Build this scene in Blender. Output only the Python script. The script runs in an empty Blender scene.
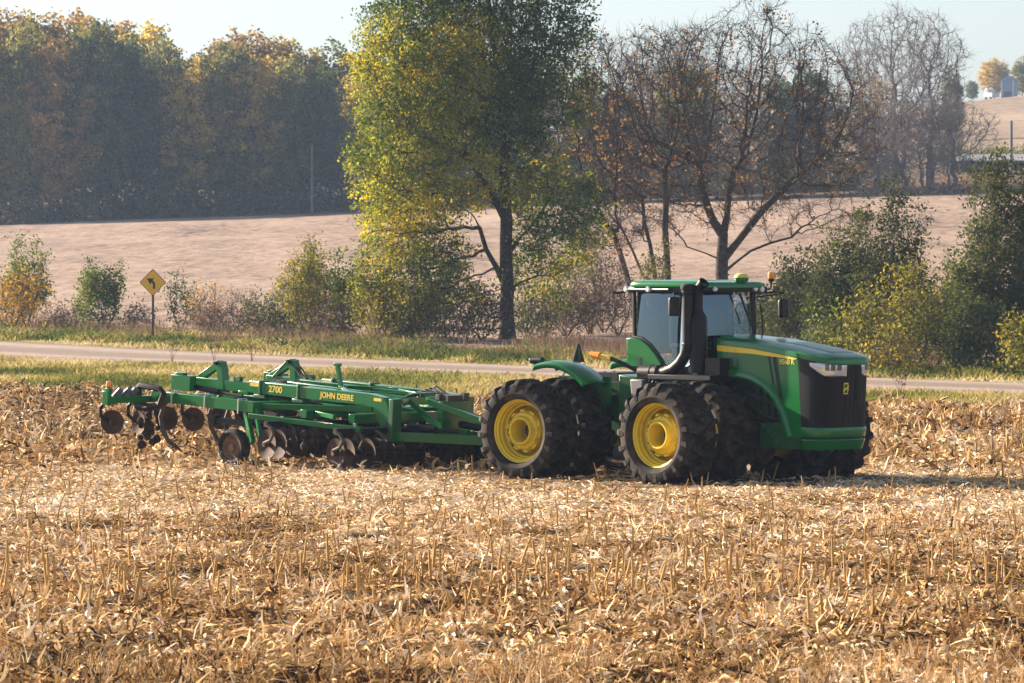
import bpy, bmesh, math, random
import numpy as np
from mathutils import Vector, Matrix, kdtree

R = math.radians
rng = np.random.default_rng(7)
random.seed(7)
SC = bpy.context.scene
COL = SC.collection

# ------------------------------------------------------------------ camera, sky, sun, exposure
CAM_H = 4.5
FPX = 5100.0
cam_d = bpy.data.cameras.new("camera")
cam = bpy.data.objects.new("camera", cam_d)
COL.objects.link(cam)
cam.location = (0, 0, CAM_H)
cam.rotation_euler = (R(90) - math.atan(89.5 / FPX), 0, 0)
cam_d.sensor_width = 36.0
cam_d.lens = FPX / 1024 * 36.0
cam_d.clip_start = 1.0
cam_d.clip_end = 6000.0
cam_d.dof.use_dof = True
cam_d.dof.focus_distance = 102.0
cam_d.dof.aperture_fstop = 9.0
SC.camera = cam

SUN_AZ = 34.0      # light runs to +X and this many degrees towards the camera
SUN_EL = 21.0
W = bpy.data.worlds.new("World")
SC.world = W
W.use_nodes = True
wn = W.node_tree.nodes
sky = wn.new("ShaderNodeTexSky")
sky.sky_type = 'NISHITA'
sky.sun_disc = False
sky.sun_elevation = R(SUN_EL)
sky.sun_rotation = math.atan2(-math.cos(R(SUN_AZ)), math.sin(R(SUN_AZ)))
sky.dust_density = 1.2
sky.air_density = 1.0
sky.ozone_density = 5.0
hs = wn.new("ShaderNodeHueSaturation")      # thin high haze: a paler sky
hs.inputs["Saturation"].default_value = .55
hs.inputs["Value"].default_value = 1.15
W.node_tree.links.new(sky.outputs[0], hs.inputs["Color"])
W.node_tree.links.new(hs.outputs[0], wn["Background"].inputs[0])
wn["Background"].inputs[1].default_value = 0.05
sl = bpy.data.lights.new("sun", 'SUN')
sl.energy = 5.0
sl.angle = R(0.5)
sl.color = (1.0, 0.825, 0.66)
sun = bpy.data.objects.new("sun", sl)
COL.objects.link(sun)
sun.location = (-60, 60, 60)
_d = Vector((math.cos(R(SUN_AZ)) * math.cos(R(SUN_EL)), -math.sin(R(SUN_AZ)) * math.cos(R(SUN_EL)), -math.sin(R(SUN_EL))))
sun.rotation_euler = _d.to_track_quat('-Z', 'Y').to_euler()
SC.view_settings.view_transform = 'Standard'
SC.view_settings.look = 'None'
SC.view_settings.gamma = 1.0
SC.view_settings.exposure = 1.9
SC.cycles.max_bounces = 6
SC.cycles.diffuse_bounces = 3
SC.cycles.transparent_max_bounces = 12
SC.cycles.volume_bounces = 0

# ------------------------------------------------------------------ helpers
def tag(o, label=None, cat=None, group=None, kind=None):
    if label: o["label"] = label
    if cat: o["category"] = cat
    if group: o["group"] = group
    if kind: o["kind"] = kind
    return o

def link(name, data, parent=None):
    o = bpy.data.objects.new(name, data)
    COL.objects.link(o)
    if parent: o.parent = parent
    return o

def empty(name, loc, rz=0.0, label=None, cat=None, group=None):
    o = bpy.data.objects.new(name, None)
    COL.objects.link(o)
    o.location = loc
    o.rotation_euler = (0, 0, rz)
    o.empty_display_size = 0.3
    return tag(o, label, cat, group)

def mat(name, color=(.5, .5, .5), rough=.5, metal=0.0, spec=.5, coat=0.0, noise=None, bump=None):
    m = bpy.data.materials.new(name)
    m.use_nodes = True
    nt = m.node_tree
    b = nt.nodes["Principled BSDF"]
    b.inputs["Base Color"].default_value = (*color, 1)
    b.inputs["Roughness"].default_value = rough
    b.inputs["Metallic"].default_value = metal
    b.inputs["Specular IOR Level"].default_value = spec
    b.inputs["Coat Weight"].default_value = coat
    b.inputs["Coat Roughness"].default_value = .12
    tc = None
    if noise:      # (colour2, scale, low, high, detail)
        c2, sc, lo, hi = noise[:4]
        tc = nt.nodes.new("ShaderNodeTexCoord")
        n = nt.nodes.new("ShaderNodeTexNoise")
        n.inputs["Scale"].default_value = sc
        n.inputs["Detail"].default_value = 6
        n.inputs["Roughness"].default_value = .65
        nt.links.new(tc.outputs["Object"], n.inputs["Vector"])
        r = nt.nodes.new("ShaderNodeValToRGB")
        r.color_ramp.elements[0].position = lo
        r.color_ramp.elements[1].position = hi
        r.color_ramp.elements[0].color = (*color, 1)
        r.color_ramp.elements[1].color = (*c2, 1)
        nt.links.new(n.outputs["Fac"], r.inputs["Fac"])
        nt.links.new(r.outputs["Color"], b.inputs["Base Color"])
    if bump:
        sc, st, dist = bump
        tc = tc or nt.nodes.new("ShaderNodeTexCoord")
        n = nt.nodes.new("ShaderNodeTexNoise")
        n.inputs["Scale"].default_value = sc
        n.inputs["Detail"].default_value = 5
        nt.links.new(tc.outputs["Object"], n.inputs["Vector"])
        bp = nt.nodes.new("ShaderNodeBump")
        bp.inputs["Strength"].default_value = st
        bp.inputs["Distance"].default_value = dist
        nt.links.new(n.outputs["Fac"], bp.inputs["Height"])
        nt.links.new(bp.outputs["Normal"], b.inputs["Normal"])
    return m

def leaf_mat(name, stops, transl=.35, rough=.6, obj_random=0.0):
    """colour from the per-face attribute 'tint' through a ramp; diffuse + translucent"""
    m = bpy.data.materials.new(name)
    m.use_nodes = True
    nt = m.node_tree
    nt.nodes.clear()
    out = nt.nodes.new("ShaderNodeOutputMaterial")
    at = nt.nodes.new("ShaderNodeAttribute")
    at.attribute_name = "tint"
    r = nt.nodes.new("ShaderNodeValToRGB")
    els = r.color_ramp.elements
    while len(els) < len(stops): els.new(.5)
    for e, (p, c) in zip(els, stops):
        e.position = p
        e.color = (*c, 1)
    fac = at.outputs["Fac"]
    if obj_random:
        oi = nt.nodes.new("ShaderNodeObjectInfo")
        mm = nt.nodes.new("ShaderNodeMath"); mm.operation = 'MULTIPLY_ADD'
        mm.inputs[1].default_value = obj_random
        mm.inputs[2].default_value = -obj_random / 2
        nt.links.new(oi.outputs["Random"], mm.inputs[0])
        ad = nt.nodes.new("ShaderNodeMath"); ad.operation = 'ADD'; ad.use_clamp = True
        nt.links.new(mm.outputs[0], ad.inputs[0])
        nt.links.new(fac, ad.inputs[1])
        fac = ad.outputs[0]
    nt.links.new(fac, r.inputs["Fac"])
    d = nt.nodes.new("ShaderNodeBsdfDiffuse")
    nt.links.new(r.outputs["Color"], d.inputs["Color"])
    sh = d.outputs[0]
    if transl:
        t = nt.nodes.new("ShaderNodeBsdfTranslucent")
        nt.links.new(r.outputs["Color"], t.inputs["Color"])
        mx = nt.nodes.new("ShaderNodeMixShader")
        mx.inputs[0].default_value = transl
        nt.links.new(d.outputs[0], mx.inputs[1])
        nt.links.new(t.outputs[0], mx.inputs[2])
        sh = mx.outputs[0]
    nt.links.new(sh, out.inputs["Surface"])
    return m

def np_mesh(name, verts, quads=None, tris=None, tint=None, smooth=False, mats=()):
    """mesh from numpy arrays, quads (n,4) and/or tris (n,3); tint per face (quads first)"""
    me = bpy.data.meshes.new(name)
    verts = np.asarray(verts, np.float32)
    me.vertices.add(len(verts))
    me.vertices.foreach_set("co", verts.ravel())
    parts, tot = [], []
    for a, k in ((quads, 4), (tris, 3)):
        if a is not None and len(a):
            a = np.asarray(a, np.int32)
            parts.append(a.ravel())
            tot.append(np.full(len(a), k, np.int32))
    loops = np.concatenate(parts)
    tot = np.concatenate(tot)
    start = np.concatenate(([0], np.cumsum(tot)[:-1])).astype(np.int32)
    me.loops.add(len(loops))
    me.loops.foreach_set("vertex_index", loops)
    me.polygons.add(len(tot))
    me.polygons.foreach_set("loop_start", start)
    me.polygons.foreach_set("loop_total", tot)
    if smooth:
        me.polygons.foreach_set("use_smooth", np.ones(len(tot), bool))
    me.update(calc_edges=True)
    if tint is not None:
        a = me.attributes.new("tint", 'FLOAT', 'FACE')
        a.data.foreach_set("value", np.asarray(tint, np.float32))
    for m in mats: me.materials.append(m)
    return me

class MB:
    """collects simple solids and links them as one mesh object"""
    def __init__(s, M=None):
        s.v, s.f, s.M = [], [], M or Matrix()
    def add(s, vs, fs, M=None):
        b = len(s.v)
        T = s.M @ M if M is not None else s.M
        s.v += [tuple(T @ Vector(p)) for p in vs]
        s.f += [tuple(b + i for i in f) for f in fs]
        return s
    def box(s, x0, x1, y0, y1, z0, z1, M=None):
        v = [(x, y, z) for x in (x0, x1) for y in (y0, y1) for z in (z0, z1)]
        f = [(0, 1, 3, 2), (4, 6, 7, 5), (0, 4, 5, 1), (2, 3, 7, 6), (0, 2, 6, 4), (1, 5, 7, 3)]
        return s.add(v, f, M)
    def beam(s, p0, p1, w, h, up=(0, 0, 1), w1=None, h1=None):
        """rectangular bar from p0 to p1, w across, h along up"""
        p0, p1, up = Vector(p0), Vector(p1), Vector(up)
        d = (p1 - p0).normalized()
        sd = d.cross(up).normalized()
        u = sd.cross(d)
        w1, h1 = w1 or w, h1 or h
        v = []
        for p, a, b in ((p0, w, h), (p1, w1, h1)):
            v += [p + sd * a / 2 * i + u * b / 2 * j for i, j in ((-1, -1), (1, -1), (1, 1), (-1, 1))]
        return s.add(v, [(3, 2, 1, 0), (4, 5, 6, 7)] + [(i, (i + 1) % 4, 4 + (i + 1) % 4, 4 + i) for i in range(4)])
    def prism(s, poly, axis, a, b):
        """2-D outline extruded along axis ('x': outline is (y,z), 'y': (x,z), 'z': (x,y)) from a to b"""
        mk = {'x': lambda p, q: (q, p[0], p[1]), 'y': lambda p, q: (p[0], q, p[1]), 'z': lambda p, q: (p[0], p[1], q)}[axis]
        n = len(poly)
        v = [mk(p, a) for p in poly] + [mk(p, b) for p in poly]
        f = [tuple(range(n)), tuple(range(2 * n - 1, n - 1, -1))]
        f += [(i, n + i, n + (i + 1) % n, (i + 1) % n) for i in range(n)]
        return s.add(v, f)
    def tube(s, path, r, n=10, caps=True, M=None):
        path = [Vector(p) for p in path]
        rs = r if isinstance(r, (list, tuple)) else [r] * len(path)
        v, f = [], []
        ref = None
        for i, p in enumerate(path):
            a, b = path[max(i - 1, 0)], path[min(i + 1, len(path) - 1)]
            d = (b - a).normalized()
            if ref is None:
                ref = d.orthogonal().normalized()
            ref = (ref - d * ref.dot(d)).normalized()
            q = d.cross(ref)
            v += [p + (ref * math.cos(t) + q * math.sin(t)) * rs[i] for t in (2 * math.pi * k / n for k in range(n))]
        for i in range(len(path) - 1):
            f += [(i * n + k, i * n + (k + 1) % n, (i + 1) * n + (k + 1) % n, (i + 1) * n + k) for k in range(n)]
        if caps:
            f += [tuple(range(n - 1, -1, -1)), tuple(range((len(path) - 1) * n, len(path) * n))]
        return s.add(v, f, M)
    def lathe(s, prof, axis='y', c=(0, 0, 0), n=48, close=False, M=None):
        """profile of (radius, height along axis)"""
        v, f = [], []
        for r, h in prof:
            for k in range(n):
                t = 2 * math.pi * k / n
                a, b = r * math.sin(t), r * math.cos(t)
                p = {'y': (a, h, b), 'x': (h, a, b), 'z': (a, b, h)}[axis]
                v.append((p[0] + c[0], p[1] + c[1], p[2] + c[2]))
        m = len(prof)
        for i in range(m if close else m - 1):
            j = (i + 1) % m
            f += [(i * n + k, i * n + (k + 1) % n, j * n + (k + 1) % n, j * n + k) for k in range(n)]
        return s.add(v, f, M)
    def grid(s, rows):
        n = len(rows[0])
        v = [p for r in rows for p in r]
        f = [(i * n + k, i * n + k + 1, (i + 1) * n + k + 1, (i + 1) * n + k) for i in range(len(rows) - 1) for k in range(n - 1)]
        return s.add(v, f)
    def build(s, name, m, parent=None, bevel=0.0, smooth=True, ang=32, solid=0.0):
        me = bpy.data.meshes.new(name)
        me.from_pydata(s.v, [], s.f)
        bm = bmesh.new(); bm.from_mesh(me)
        bmesh.ops.recalc_face_normals(bm, faces=bm.faces)
        bm.to_mesh(me); bm.free()
        me.materials.append(m)
        if smooth:
            me.polygons.foreach_set("use_smooth", np.ones(len(me.polygons), bool))
            me.set_sharp_from_angle(angle=R(ang))
        o = link(name, me, parent)
        if solid:
            md = o.modifiers.new("thickness", 'SOLIDIFY'); md.thickness = solid; md.offset = -1
        if bevel:
            md = o.modifiers.new("edges", 'BEVEL')
            md.width = bevel; md.segments = 2; md.limit_method = 'ANGLE'; md.angle_limit = R(40)
            md.harden_normals = False
        return o

def text_part(name, body, size, m, parent, M, sx=1.0, bold=0.0):
    cu = bpy.data.curves.new("lettering", 'FONT')
    cu.body = body; cu.size = size; cu.extrude = .004; cu.offset = bold
    cu.align_x = 'CENTER'; cu.align_y = 'CENTER'
    tmp = bpy.data.objects.new("lettering", cu)
    COL.objects.link(tmp)
    bpy.context.view_layer.update()
    me = bpy.data.meshes.new_from_object(tmp.evaluated_get(bpy.context.evaluated_depsgraph_get()))
    bpy.data.objects.remove(tmp)
    me.transform(M @ Matrix.Diagonal((sx, 1, 1, 1)))
    me.materials.clear(); me.materials.append(m)
    return link(name, me, parent)

def copy_tree(o, parent=None):
    c = o.copy(); COL.objects.link(c)
    c.parent = parent
    for ch in o.children: copy_tree(ch, c)
    return c

# ------------------------------------------------------------------ terrain
_D = np.arange(0, 2600, 2.0)
def _prof(pts):
    z = np.interp(_D, [p[0] for p in pts], [p[1] for p in pts])
    k = np.ones(7) / 7
    zp = np.pad(z, 3, mode='edge')
    return np.convolve(zp, k, 'valid')
_PL = _prof([(0, 0), (165, 0), (212, 0.0), (232, .42), (250, .65), (330, 2.2), (560, 7.55), (700, 9.5), (1000, 16), (1600, 16), (2600, 5)])
_PR = _prof([(0, 0), (150, 0), (164, -.13), (180, -.08), (198, -.05), (250, 1.0), (420, 7.0), (520, 10.6), (590, 13.0), (640, 17.0), (820, 26.5), (1000, 35.0), (1080, 36.5), (1400, 33), (2600, 5)])
def terrain(x, y):
    x = np.asarray(x, float); y = np.asarray(y, float)
    d = np.maximum(y, 1.0)
    t = np.clip(x / np.maximum(d, 20) * FPX / 1024 + .5, -.5, 1.5)
    return np.interp(d, _D, _PL) * (1 - t) + np.interp(d, _D, _PR) * t
def tz(x, y): return float(terrain(x, y))
def wp(u, D):
    """ground point at distance D in the viewing direction of column u"""
    x = (u - 512) / FPX * D
    return Vector((x, D, tz(x, D)))

def vnoise(x, y, seed=0):
    """cheap smooth value noise"""
    xi = np.floor(x).astype(np.int64); yi = np.floor(y).astype(np.int64)
    fx = x - xi; fy = y - yi
    fx = fx * fx * (3 - 2 * fx); fy = fy * fy * (3 - 2 * fy)
    def h(a, b):
        n = (a * 374761393 + b * 668265263 + seed * 144269504) & 0xffffffff
        n = ((n ^ (n >> 13)) * 1274126177) & 0xffffffff
        return ((n ^ (n >> 16)) & 0xffff) / 65535.0
    return (h(xi, yi) * (1 - fx) + h(xi + 1, yi) * fx) * (1 - fy) + (h(xi, yi + 1) * (1 - fx) + h(xi + 1, yi + 1) * fx) * fy

ROAD_A = Vector((-22.5, 224.0)); ROAD_B = Vector((17.2, 171.0))
ROAD_DIR = (ROAD_B - ROAD_A).normalized(); ROAD_N = Vector((-ROAD_DIR.y, ROAD_DIR.x))   # points away from the camera
def road_dist(x, y):
    return (x - ROAD_A.x) * ROAD_N.x + (y - ROAD_A.y) * ROAD_N.y
def corn_edge(x):         # where the cornfield ends and the near verge begins
    return 153.0 - x * 0.75 + 1.5 * np.sin(x * .7) + .8 * np.sin(x * 2.3 + 1)

def field_relief(x, y):
    """bumps, row ridges and trash piles of the cornfield; calm where it was driven flat"""
    flat = np.clip((y - 82) / 6, 0, 1) * np.clip((116 - y) / 6, 0, 1)
    rough = np.clip((y - 112) / 14, 0, 1)
    r = .14 * (vnoise(x * .9, y * 1.25, 1) - .5) + .07 * (vnoise(x * 2.6, y * 2.6, 2) - .5) + .022 * np.sin(y * 2 * np.pi / .76)
    return r * (1 - .85 * flat) + rough * .24 * (vnoise(x * 1.7, y * 1.1, 3) - .45)

# ground materials -------------------------------------------------
def ground_mat(name, cols, s1, s2, stretch=(1, 1, 1), bump=.5, bdist=.05):
    m = bpy.data.materials.new(name); m.use_nodes = True
    nt = m.node_tree; b = nt.nodes["Principled BSDF"]
    b.inputs["Roughness"].default_value = .95
    b.inputs["Specular IOR Level"].default_value = .1
    tc = nt.nodes.new("ShaderNodeTexCoord")
    mp = nt.nodes.new("ShaderNodeMapping"); mp.inputs["Scale"].default_value = stretch
    nt.links.new(tc.outputs["Object"], mp.inputs["Vector"])
    def noise(sc, det, src):
        n = nt.nodes.new("ShaderNodeTexNoise")
        n.inputs["Scale"].default_value = sc; n.inputs["Detail"].default_value = det; n.inputs["Roughness"].default_value = .7
        nt.links.new(src, n.inputs["Vector"]); return n
    n1 = noise(s1, 3, mp.outputs[0]); n2 = noise(s2, 8, mp.outputs[0])
    mix = nt.nodes.new("ShaderNodeMath"); mix.operation = 'MULTIPLY_ADD'
    mix.inputs[1].default_value = .45
    nt.links.new(n1.outputs["Fac"], mix.inputs[0])
    mul = nt.nodes.new("ShaderNodeMath"); mul.operation = 'MULTIPLY'; mul.inputs[1].default_value = .55
    nt.links.new(n2.outputs["Fac"], mul.inputs[0]); nt.links.new(mul.outputs[0], mix.inputs[2])
    r = nt.nodes.new("ShaderNodeValToRGB")
    els = r.color_ramp.elements
    while len(els) < len(cols): els.new(.5)
    for e, (p, c) in zip(els, cols): e.position = p; e.color = (*c, 1)
    nt.links.new(mix.outputs[0], r.inputs["Fac"]); nt.links.new(r.outputs["Color"], b.inputs["Base Color"])
    bp = nt.nodes.new("ShaderNodeBump"); bp.inputs["Strength"].default_value = bump; bp.inputs["Distance"].default_value = bdist
    nt.links.new(n2.outputs["Fac"], bp.inputs["Height"]); nt.links.new(bp.outputs["Normal"], b.inputs["Normal"])
    return m

M_corn = ground_mat("corn_soil", [(.36, (.05, .033, .022)), (.48, (.10, .066, .04)), (.58, (.22, .15, .08)), (.7, (.36, .26, .15))], .35, 5.0, (.7, 1.2, 1), .9, .08)
M_verge = ground_mat("verge_turf", [(.35, (.10, .085, .03)), (.5, (.20, .19, .06)), (.65, (.33, .28, .12))], .4, 4.0)
M_far = ground_mat("harvested_soil", [(.36, (.075, .052, .037)), (.44, (.185, .132, .095)), (.53, (.275, .200, .147)), (.64, (.36, .272, .205))], .10, 1.3, (.8, .20, 1), .8, .2)
M_hill = ground_mat("hill_soil", [(.36, (.12, .088, .058)), (.5, (.21, .155, .103)), (.62, (.29, .222, .15))], .05, .8, (.6, .12, 1), .5, .12)
M_wood = ground_mat("wood_floor_litter", [(.35, (.05, .04, .025)), (.6, (.13, .09, .05))], .2, 2.0)

def build_ground():
    rows = np.concatenate(([-30, 5, 20, 32], np.geomspace(40, 2400, 1000)))
    cin = np.linspace(-.125, .125, 190)
    cols = np.concatenate(([-2.5, -1.2, -.7, -.45, -.3, -.22, -.17, -.145], cin, [.145, .17, .22, .3, .45, .7, 1.2, 2.5]))
    Yg, Cg = np.meshgrid(rows, cols, indexing='ij')
    Xg = Cg * np.maximum(Yg, 25)
    Z = terrain(Xg, Yg)
    near = (Yg < corn_edge(Xg) + 2)
    plough = np.clip((Yg - 118) / 14, 0, 1) * np.clip((corn_edge(Xg) - Yg) / 6, 0, 1)
    Z += np.where(near, field_relief(Xg, Yg), 0)
    rd = road_dist(Xg, Yg)
    Z += np.where((rd > 5) & (rd < 20), .12 * (vnoise(Xg, Yg, 5) - .5), 0)
    far = (rd > 16) & (Yg > 210)
    Z += np.where(far, .5 * (vnoise(Xg * .03, Yg * .03, 8) - .5) * np.clip((Yg - 210) / 60, 0, 1), 0)
    nR, nC = Yg.shape
    idx = np.arange(nR * nC).reshape(nR, nC)
    q = np.stack([idx[:-1, :-1], idx[:-1, 1:], idx[1:, 1:], idx[1:, :-1]], -1).reshape(-1, 4)
    V = np.stack([Xg, Yg, Z], -1).reshape(-1, 3)
    cx = V[q, 0].mean(1); cy = V[q, 1].mean(1)
    rdq = road_dist(cx, cy)
    zone = np.full(len(q), 2)
    zone[rdq < 13 + 1.5 * np.sin(cx)] = 1
    zone[cy < corn_edge(cx)] = 0
    fe = 557 - 2.2 * (cx + 50) * .2
    zone[(cy > fe)] = 4
    zone[(cy > 632) & (cx > 20)] = 3
    zone[(cy > 1040)] = 1
    for k, (nm, m) in enumerate((("cornfield_ground", M_corn), ("grass_verge_ground", M_verge), ("far_field_ground", M_far), ("hillside_field_ground", M_hill), ("woodland_floor_ground", M_wood))):
        qq = q[zone == k]
        used, inv = np.unique(qq, return_inverse=True)
        o = link(nm, np_mesh(nm, V[used], quads=inv.reshape(-1, 4), smooth=True, mats=[m]))
        tag(o, kind="structure")
build_ground()

# gravel road -------------------------------------------------------
def build_road():
    m = bpy.data.materials.new("gravel"); m.use_nodes = True
    nt = m.node_tree; b = nt.nodes["Principled BSDF"]; b.inputs["Roughness"].default_value = .95
    b.inputs["Specular IOR Level"].default_value = .15
    at = nt.nodes.new("ShaderNodeAttribute"); at.attribute_name = "across"
    r = nt.nodes.new("ShaderNodeValToRGB"); els = r.color_ramp.elements
    st = [(0, (0.109, 0.080, 0.050)), (.10, (0.160, 0.122, 0.088)), (.24, (0.302, 0.239, 0.185)), (.34, (0.193, 0.147, 0.113)), (.46, (0.176, 0.134, 0.101)), (.56, (0.202, 0.155, 0.118)), (.70, (0.311, 0.248, 0.193)), (.86, (0.168, 0.126, 0.092)), (1, (0.109, 0.080, 0.050))]
    while len(els) < len(st): els.new(.5)
    for e, (p, c) in zip(els, st): e.position = p; e.color = (*c, 1)
    tc = nt.nodes.new("ShaderNodeTexCoord")
    n = nt.nodes.new("ShaderNodeTexNoise"); n.inputs["Scale"].default_value = .5; n.inputs["Detail"].default_value = 8
    nt.links.new(tc.outputs["Object"], n.inputs["Vector"])
    a = nt.nodes.new("ShaderNodeMath"); a.operation = 'MULTIPLY_ADD'; a.inputs[1].default_value = .2; a.inputs[2].default_value = -.1
    nt.links.new(n.outputs["Fac"], a.inputs[0])
    ad = nt.nodes.new("ShaderNodeMath"); nt.links.new(at.outputs["Fac"], ad.inputs[0]); nt.links.new(a.outputs[0], ad.inputs[1])
    nt.links.new(ad.outputs[0], r.inputs["Fac"])
    n2 = nt.nodes.new("ShaderNodeTexNoise"); n2.inputs["Scale"].default_value = 6; n2.inputs["Detail"].default_value = 6
    nt.links.new(tc.outputs["Object"], n2.inputs["Vector"])
    mr = nt.nodes.new("ShaderNodeMapRange"); mr.inputs["From Min"].default_value = .3; mr.inputs["From Max"].default_value = .7
    mr.inputs["To Min"].default_value = .75; mr.inputs["To Max"].default_value = 1.2
    nt.links.new(n2.outputs["Fac"], mr.inputs["Value"])
    mm = nt.nodes.new("ShaderNodeMix"); mm.data_type = 'RGBA'; mm.blend_type = 'MULTIPLY'; mm.inputs["Factor"].default_value = 1
    nt.links.new(r.outputs["Color"], mm.inputs["A"]); nt.links.new(mr.outputs[0], mm.inputs["B"])
    nt.links.new(mm.outputs["Result"], b.inputs["Base Color"])
    s = np.arange(-140, 190, .6); w = np.linspace(-6.2, 5.2, 21)
    S, Wd = np.meshgrid(s, w, indexing='ij')
    X = ROAD_A.x + S * ROAD_DIR.x + Wd * ROAD_N.x; Y = ROAD_A.y + S * ROAD_DIR.y + Wd * ROAD_N.y
    Z = terrain(X, Y) - .03 + .13 * (1 - ((Wd + .5) / 5.7) ** 4)
    i = np.arange(X.size).reshape(X.shape)
    q = np.stack([i[:-1, :-1], i[:-1, 1:], i[1:, 1:], i[1:, :-1]], -1).reshape(-1, 4)
    me = np_mesh("gravel_road", np.stack([X, Y, Z], -1).reshape(-1, 3), quads=q, smooth=True, mats=[m])
    a = me.attributes.new("across", 'FLOAT', 'POINT')
    a.data.foreach_set("value", ((Wd + 6.2) / 11.4).ravel().astype(np.float32))
    tag(link("gravel_road", me), kind="structure")
build_road()

# ------------------------------------------------------------------ machine materials
M_green = mat("green_paint", (.003, .120, .022), .24, spec=.4, coat=.22, noise=((.007, .128, .026), 1.7, .45, .8))
M_greend = mat("dusty_green_paint", (.005, .085, .02), .38, coat=.15, noise=((.05, .13, .05), 2.5, .45, .85))
M_yellow = mat("yellow_paint", (.72, .53, .015), .5, coat=.2, noise=((.36, .26, .07), 3.5, .52, .85))
M_black = mat("black_plastic", (.008, .008, .009), .45, spec=.25, noise=((.035, .03, .026), 3.5, .45, .85))
M_blackg = mat("black_gloss_metal", (.006, .006, .007), .38, spec=.22)
M_tyre = mat("dusty_rubber", (.010, .0095, .009), .85, spec=.25, noise=((.105, .075, .05), 4.0, .43, .85), bump=(30, .25, .01))
M_rust = mat("rusty_disc_steel", (.05, .027, .017), .75, metal=0, spec=.25, noise=((.12, .075, .05), 5.0, .42, .8))
M_iron = mat("dark_dirty_iron", (.03, .025, .02), .7, noise=((.10, .07, .045), 4.0, .4, .75))
M_steel = mat("bright_steel", (.45, .45, .46), .3, metal=.9)
M_grey = mat("grey_plastic", (.10, .10, .10), .6)
M_lens = mat("clear_lens", (.62, .64, .66), .12, metal=.35, coat=1.0)
M_lamp = mat("lamp_reflector", (.16, .16, .17), .2, metal=.5)
M_amber = mat("amber_lens", (.95, .24, .01), .25, coat=.5)
M_wire = mat("hose_rubber", (.012, .012, .012), .5)
M_seat = mat("seat_fabric", (.025, .025, .028), .9)
M_under = mat("oily_engine_metal", (.012, .03, .016), .6, noise=((.05, .045, .035), 4.0, .4, .75))
M_spring = mat("blue_grey_spring", (.05, .065, .10), .4)

def glass_mat():
    m = bpy.data.materials.new("cab_glass"); m.use_nodes = True
    nt = m.node_tree; nt.nodes.clear()
    out = nt.nodes.new("ShaderNodeOutputMaterial")
    tr = nt.nodes.new("ShaderNodeBsdfTransparent"); tr.inputs[0].default_value = (.68, .76, .78, 1)
    gl = nt.nodes.new("ShaderNodeBsdfGlossy"); gl.inputs["Roughness"].default_value = .03; gl.inputs["Color"].default_value = (.33, .43, .50, 1)
    lw = nt.nodes.new("ShaderNodeLayerWeight"); lw.inputs["Blend"].default_value = .42
    mx = nt.nodes.new("ShaderNodeMixShader")
    mr = nt.nodes.new("ShaderNodeMath"); mr.operation = 'MULTIPLY_ADD'; mr.use_clamp = True; mr.inputs[1].default_value = .9; mr.inputs[2].default_value = .16
    nt.links.new(lw.outputs["Fresnel"], mr.inputs[0]); nt.links.new(mr.outputs[0], mx.inputs[0]); nt.links.new(tr.outputs[0], mx.inputs[1]); nt.links.new(gl.outputs[0], mx.inputs[2])
    nt.links.new(mx.outputs[0], out.inputs["Surface"])
    return m
M_glass = glass_mat()

# ------------------------------------------------------------------ tractor
TR = empty("articulated_tractor", (4.64, 100.7, -.04), R(-45.5),
           "big green articulated tractor with eight yellow-rimmed dual wheels, pulling a tillage implement", "tractor")
REAR = Matrix.Translation((-1.95, 0, 0)) @ Matrix.Rotation(R(7), 4, 'Z')     # rear half, bent at the pivot
RAX = -1.95                                                                  # rear axle behind the pivot

TR_R, TR_W = 1.035, .88
def tyre_mesh():
    w = TR_W / 2
    b = MB()
    prof = [(.635, -w * .80), (.66, -w * .92), (.74, -w * 1.0), (.83, -w * .99), (.90, -w * .93), (.938, -w * .83), (.952, -w * .6),
            (.958, 0), (.952, w * .6), (.938, w * .83), (.90, w * .93), (.83, w * .99), (.74, w * 1.0), (.66, w * .92), (.635, w * .80), (.60, w * .6), (.60, -w * .6)]
    b.lathe(prof, n=72, close=True)
    n = 19
    for side in (-1, 1):
        for k in range(n):
            t0 = 2 * math.pi * (k + (.5 if side > 0 else 0)) / n
            st = [(-.04, .0, .972, .075), (.16, -.055, .972, .074), (.42, -.12, .968, .076), (.66, -.175, .958, .082), (.86, -.205, .93, .095), (.985, -.225, .865, .095), (1.0, -.235, .78, .06)]
            v = []
            for s, dt, rb, hw in st:
                y = side * s * w
                tp = TR_R + .004 if s < .5 else TR_R - .012 * (s - .5)
                if s > .8: tp = TR_R - .018
                top_y = y
                if s > .9: tp, top_y = rb + .05, side * w * 1.005
                if s >= 1.0: tp, top_y = rb + .012, side * w * 1.01
                for rr, yy, h in ((rb - .02, y * .97, hw * 1.25), (tp, top_y, hw)):
                    for sg in (-1, 1):
                        t = t0 + dt + sg * h / 2 / rr
                        v.append((rr * math.sin(t), yy, rr * math.cos(t)))
            f = []
            for i in range(len(st) - 1):
                a, c = i * 4, i * 4 + 4
                f += [(a, a + 2, c + 2, c), (a + 2, a + 3, c + 3, c + 2), (a + 3, a + 1, c + 1, c + 3)]
            f += [(0, 1, 3, 2), (len(v) - 4, len(v) - 2, len(v) - 1, len(v) - 3)]
            b.add(v, f)
    return b

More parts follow.
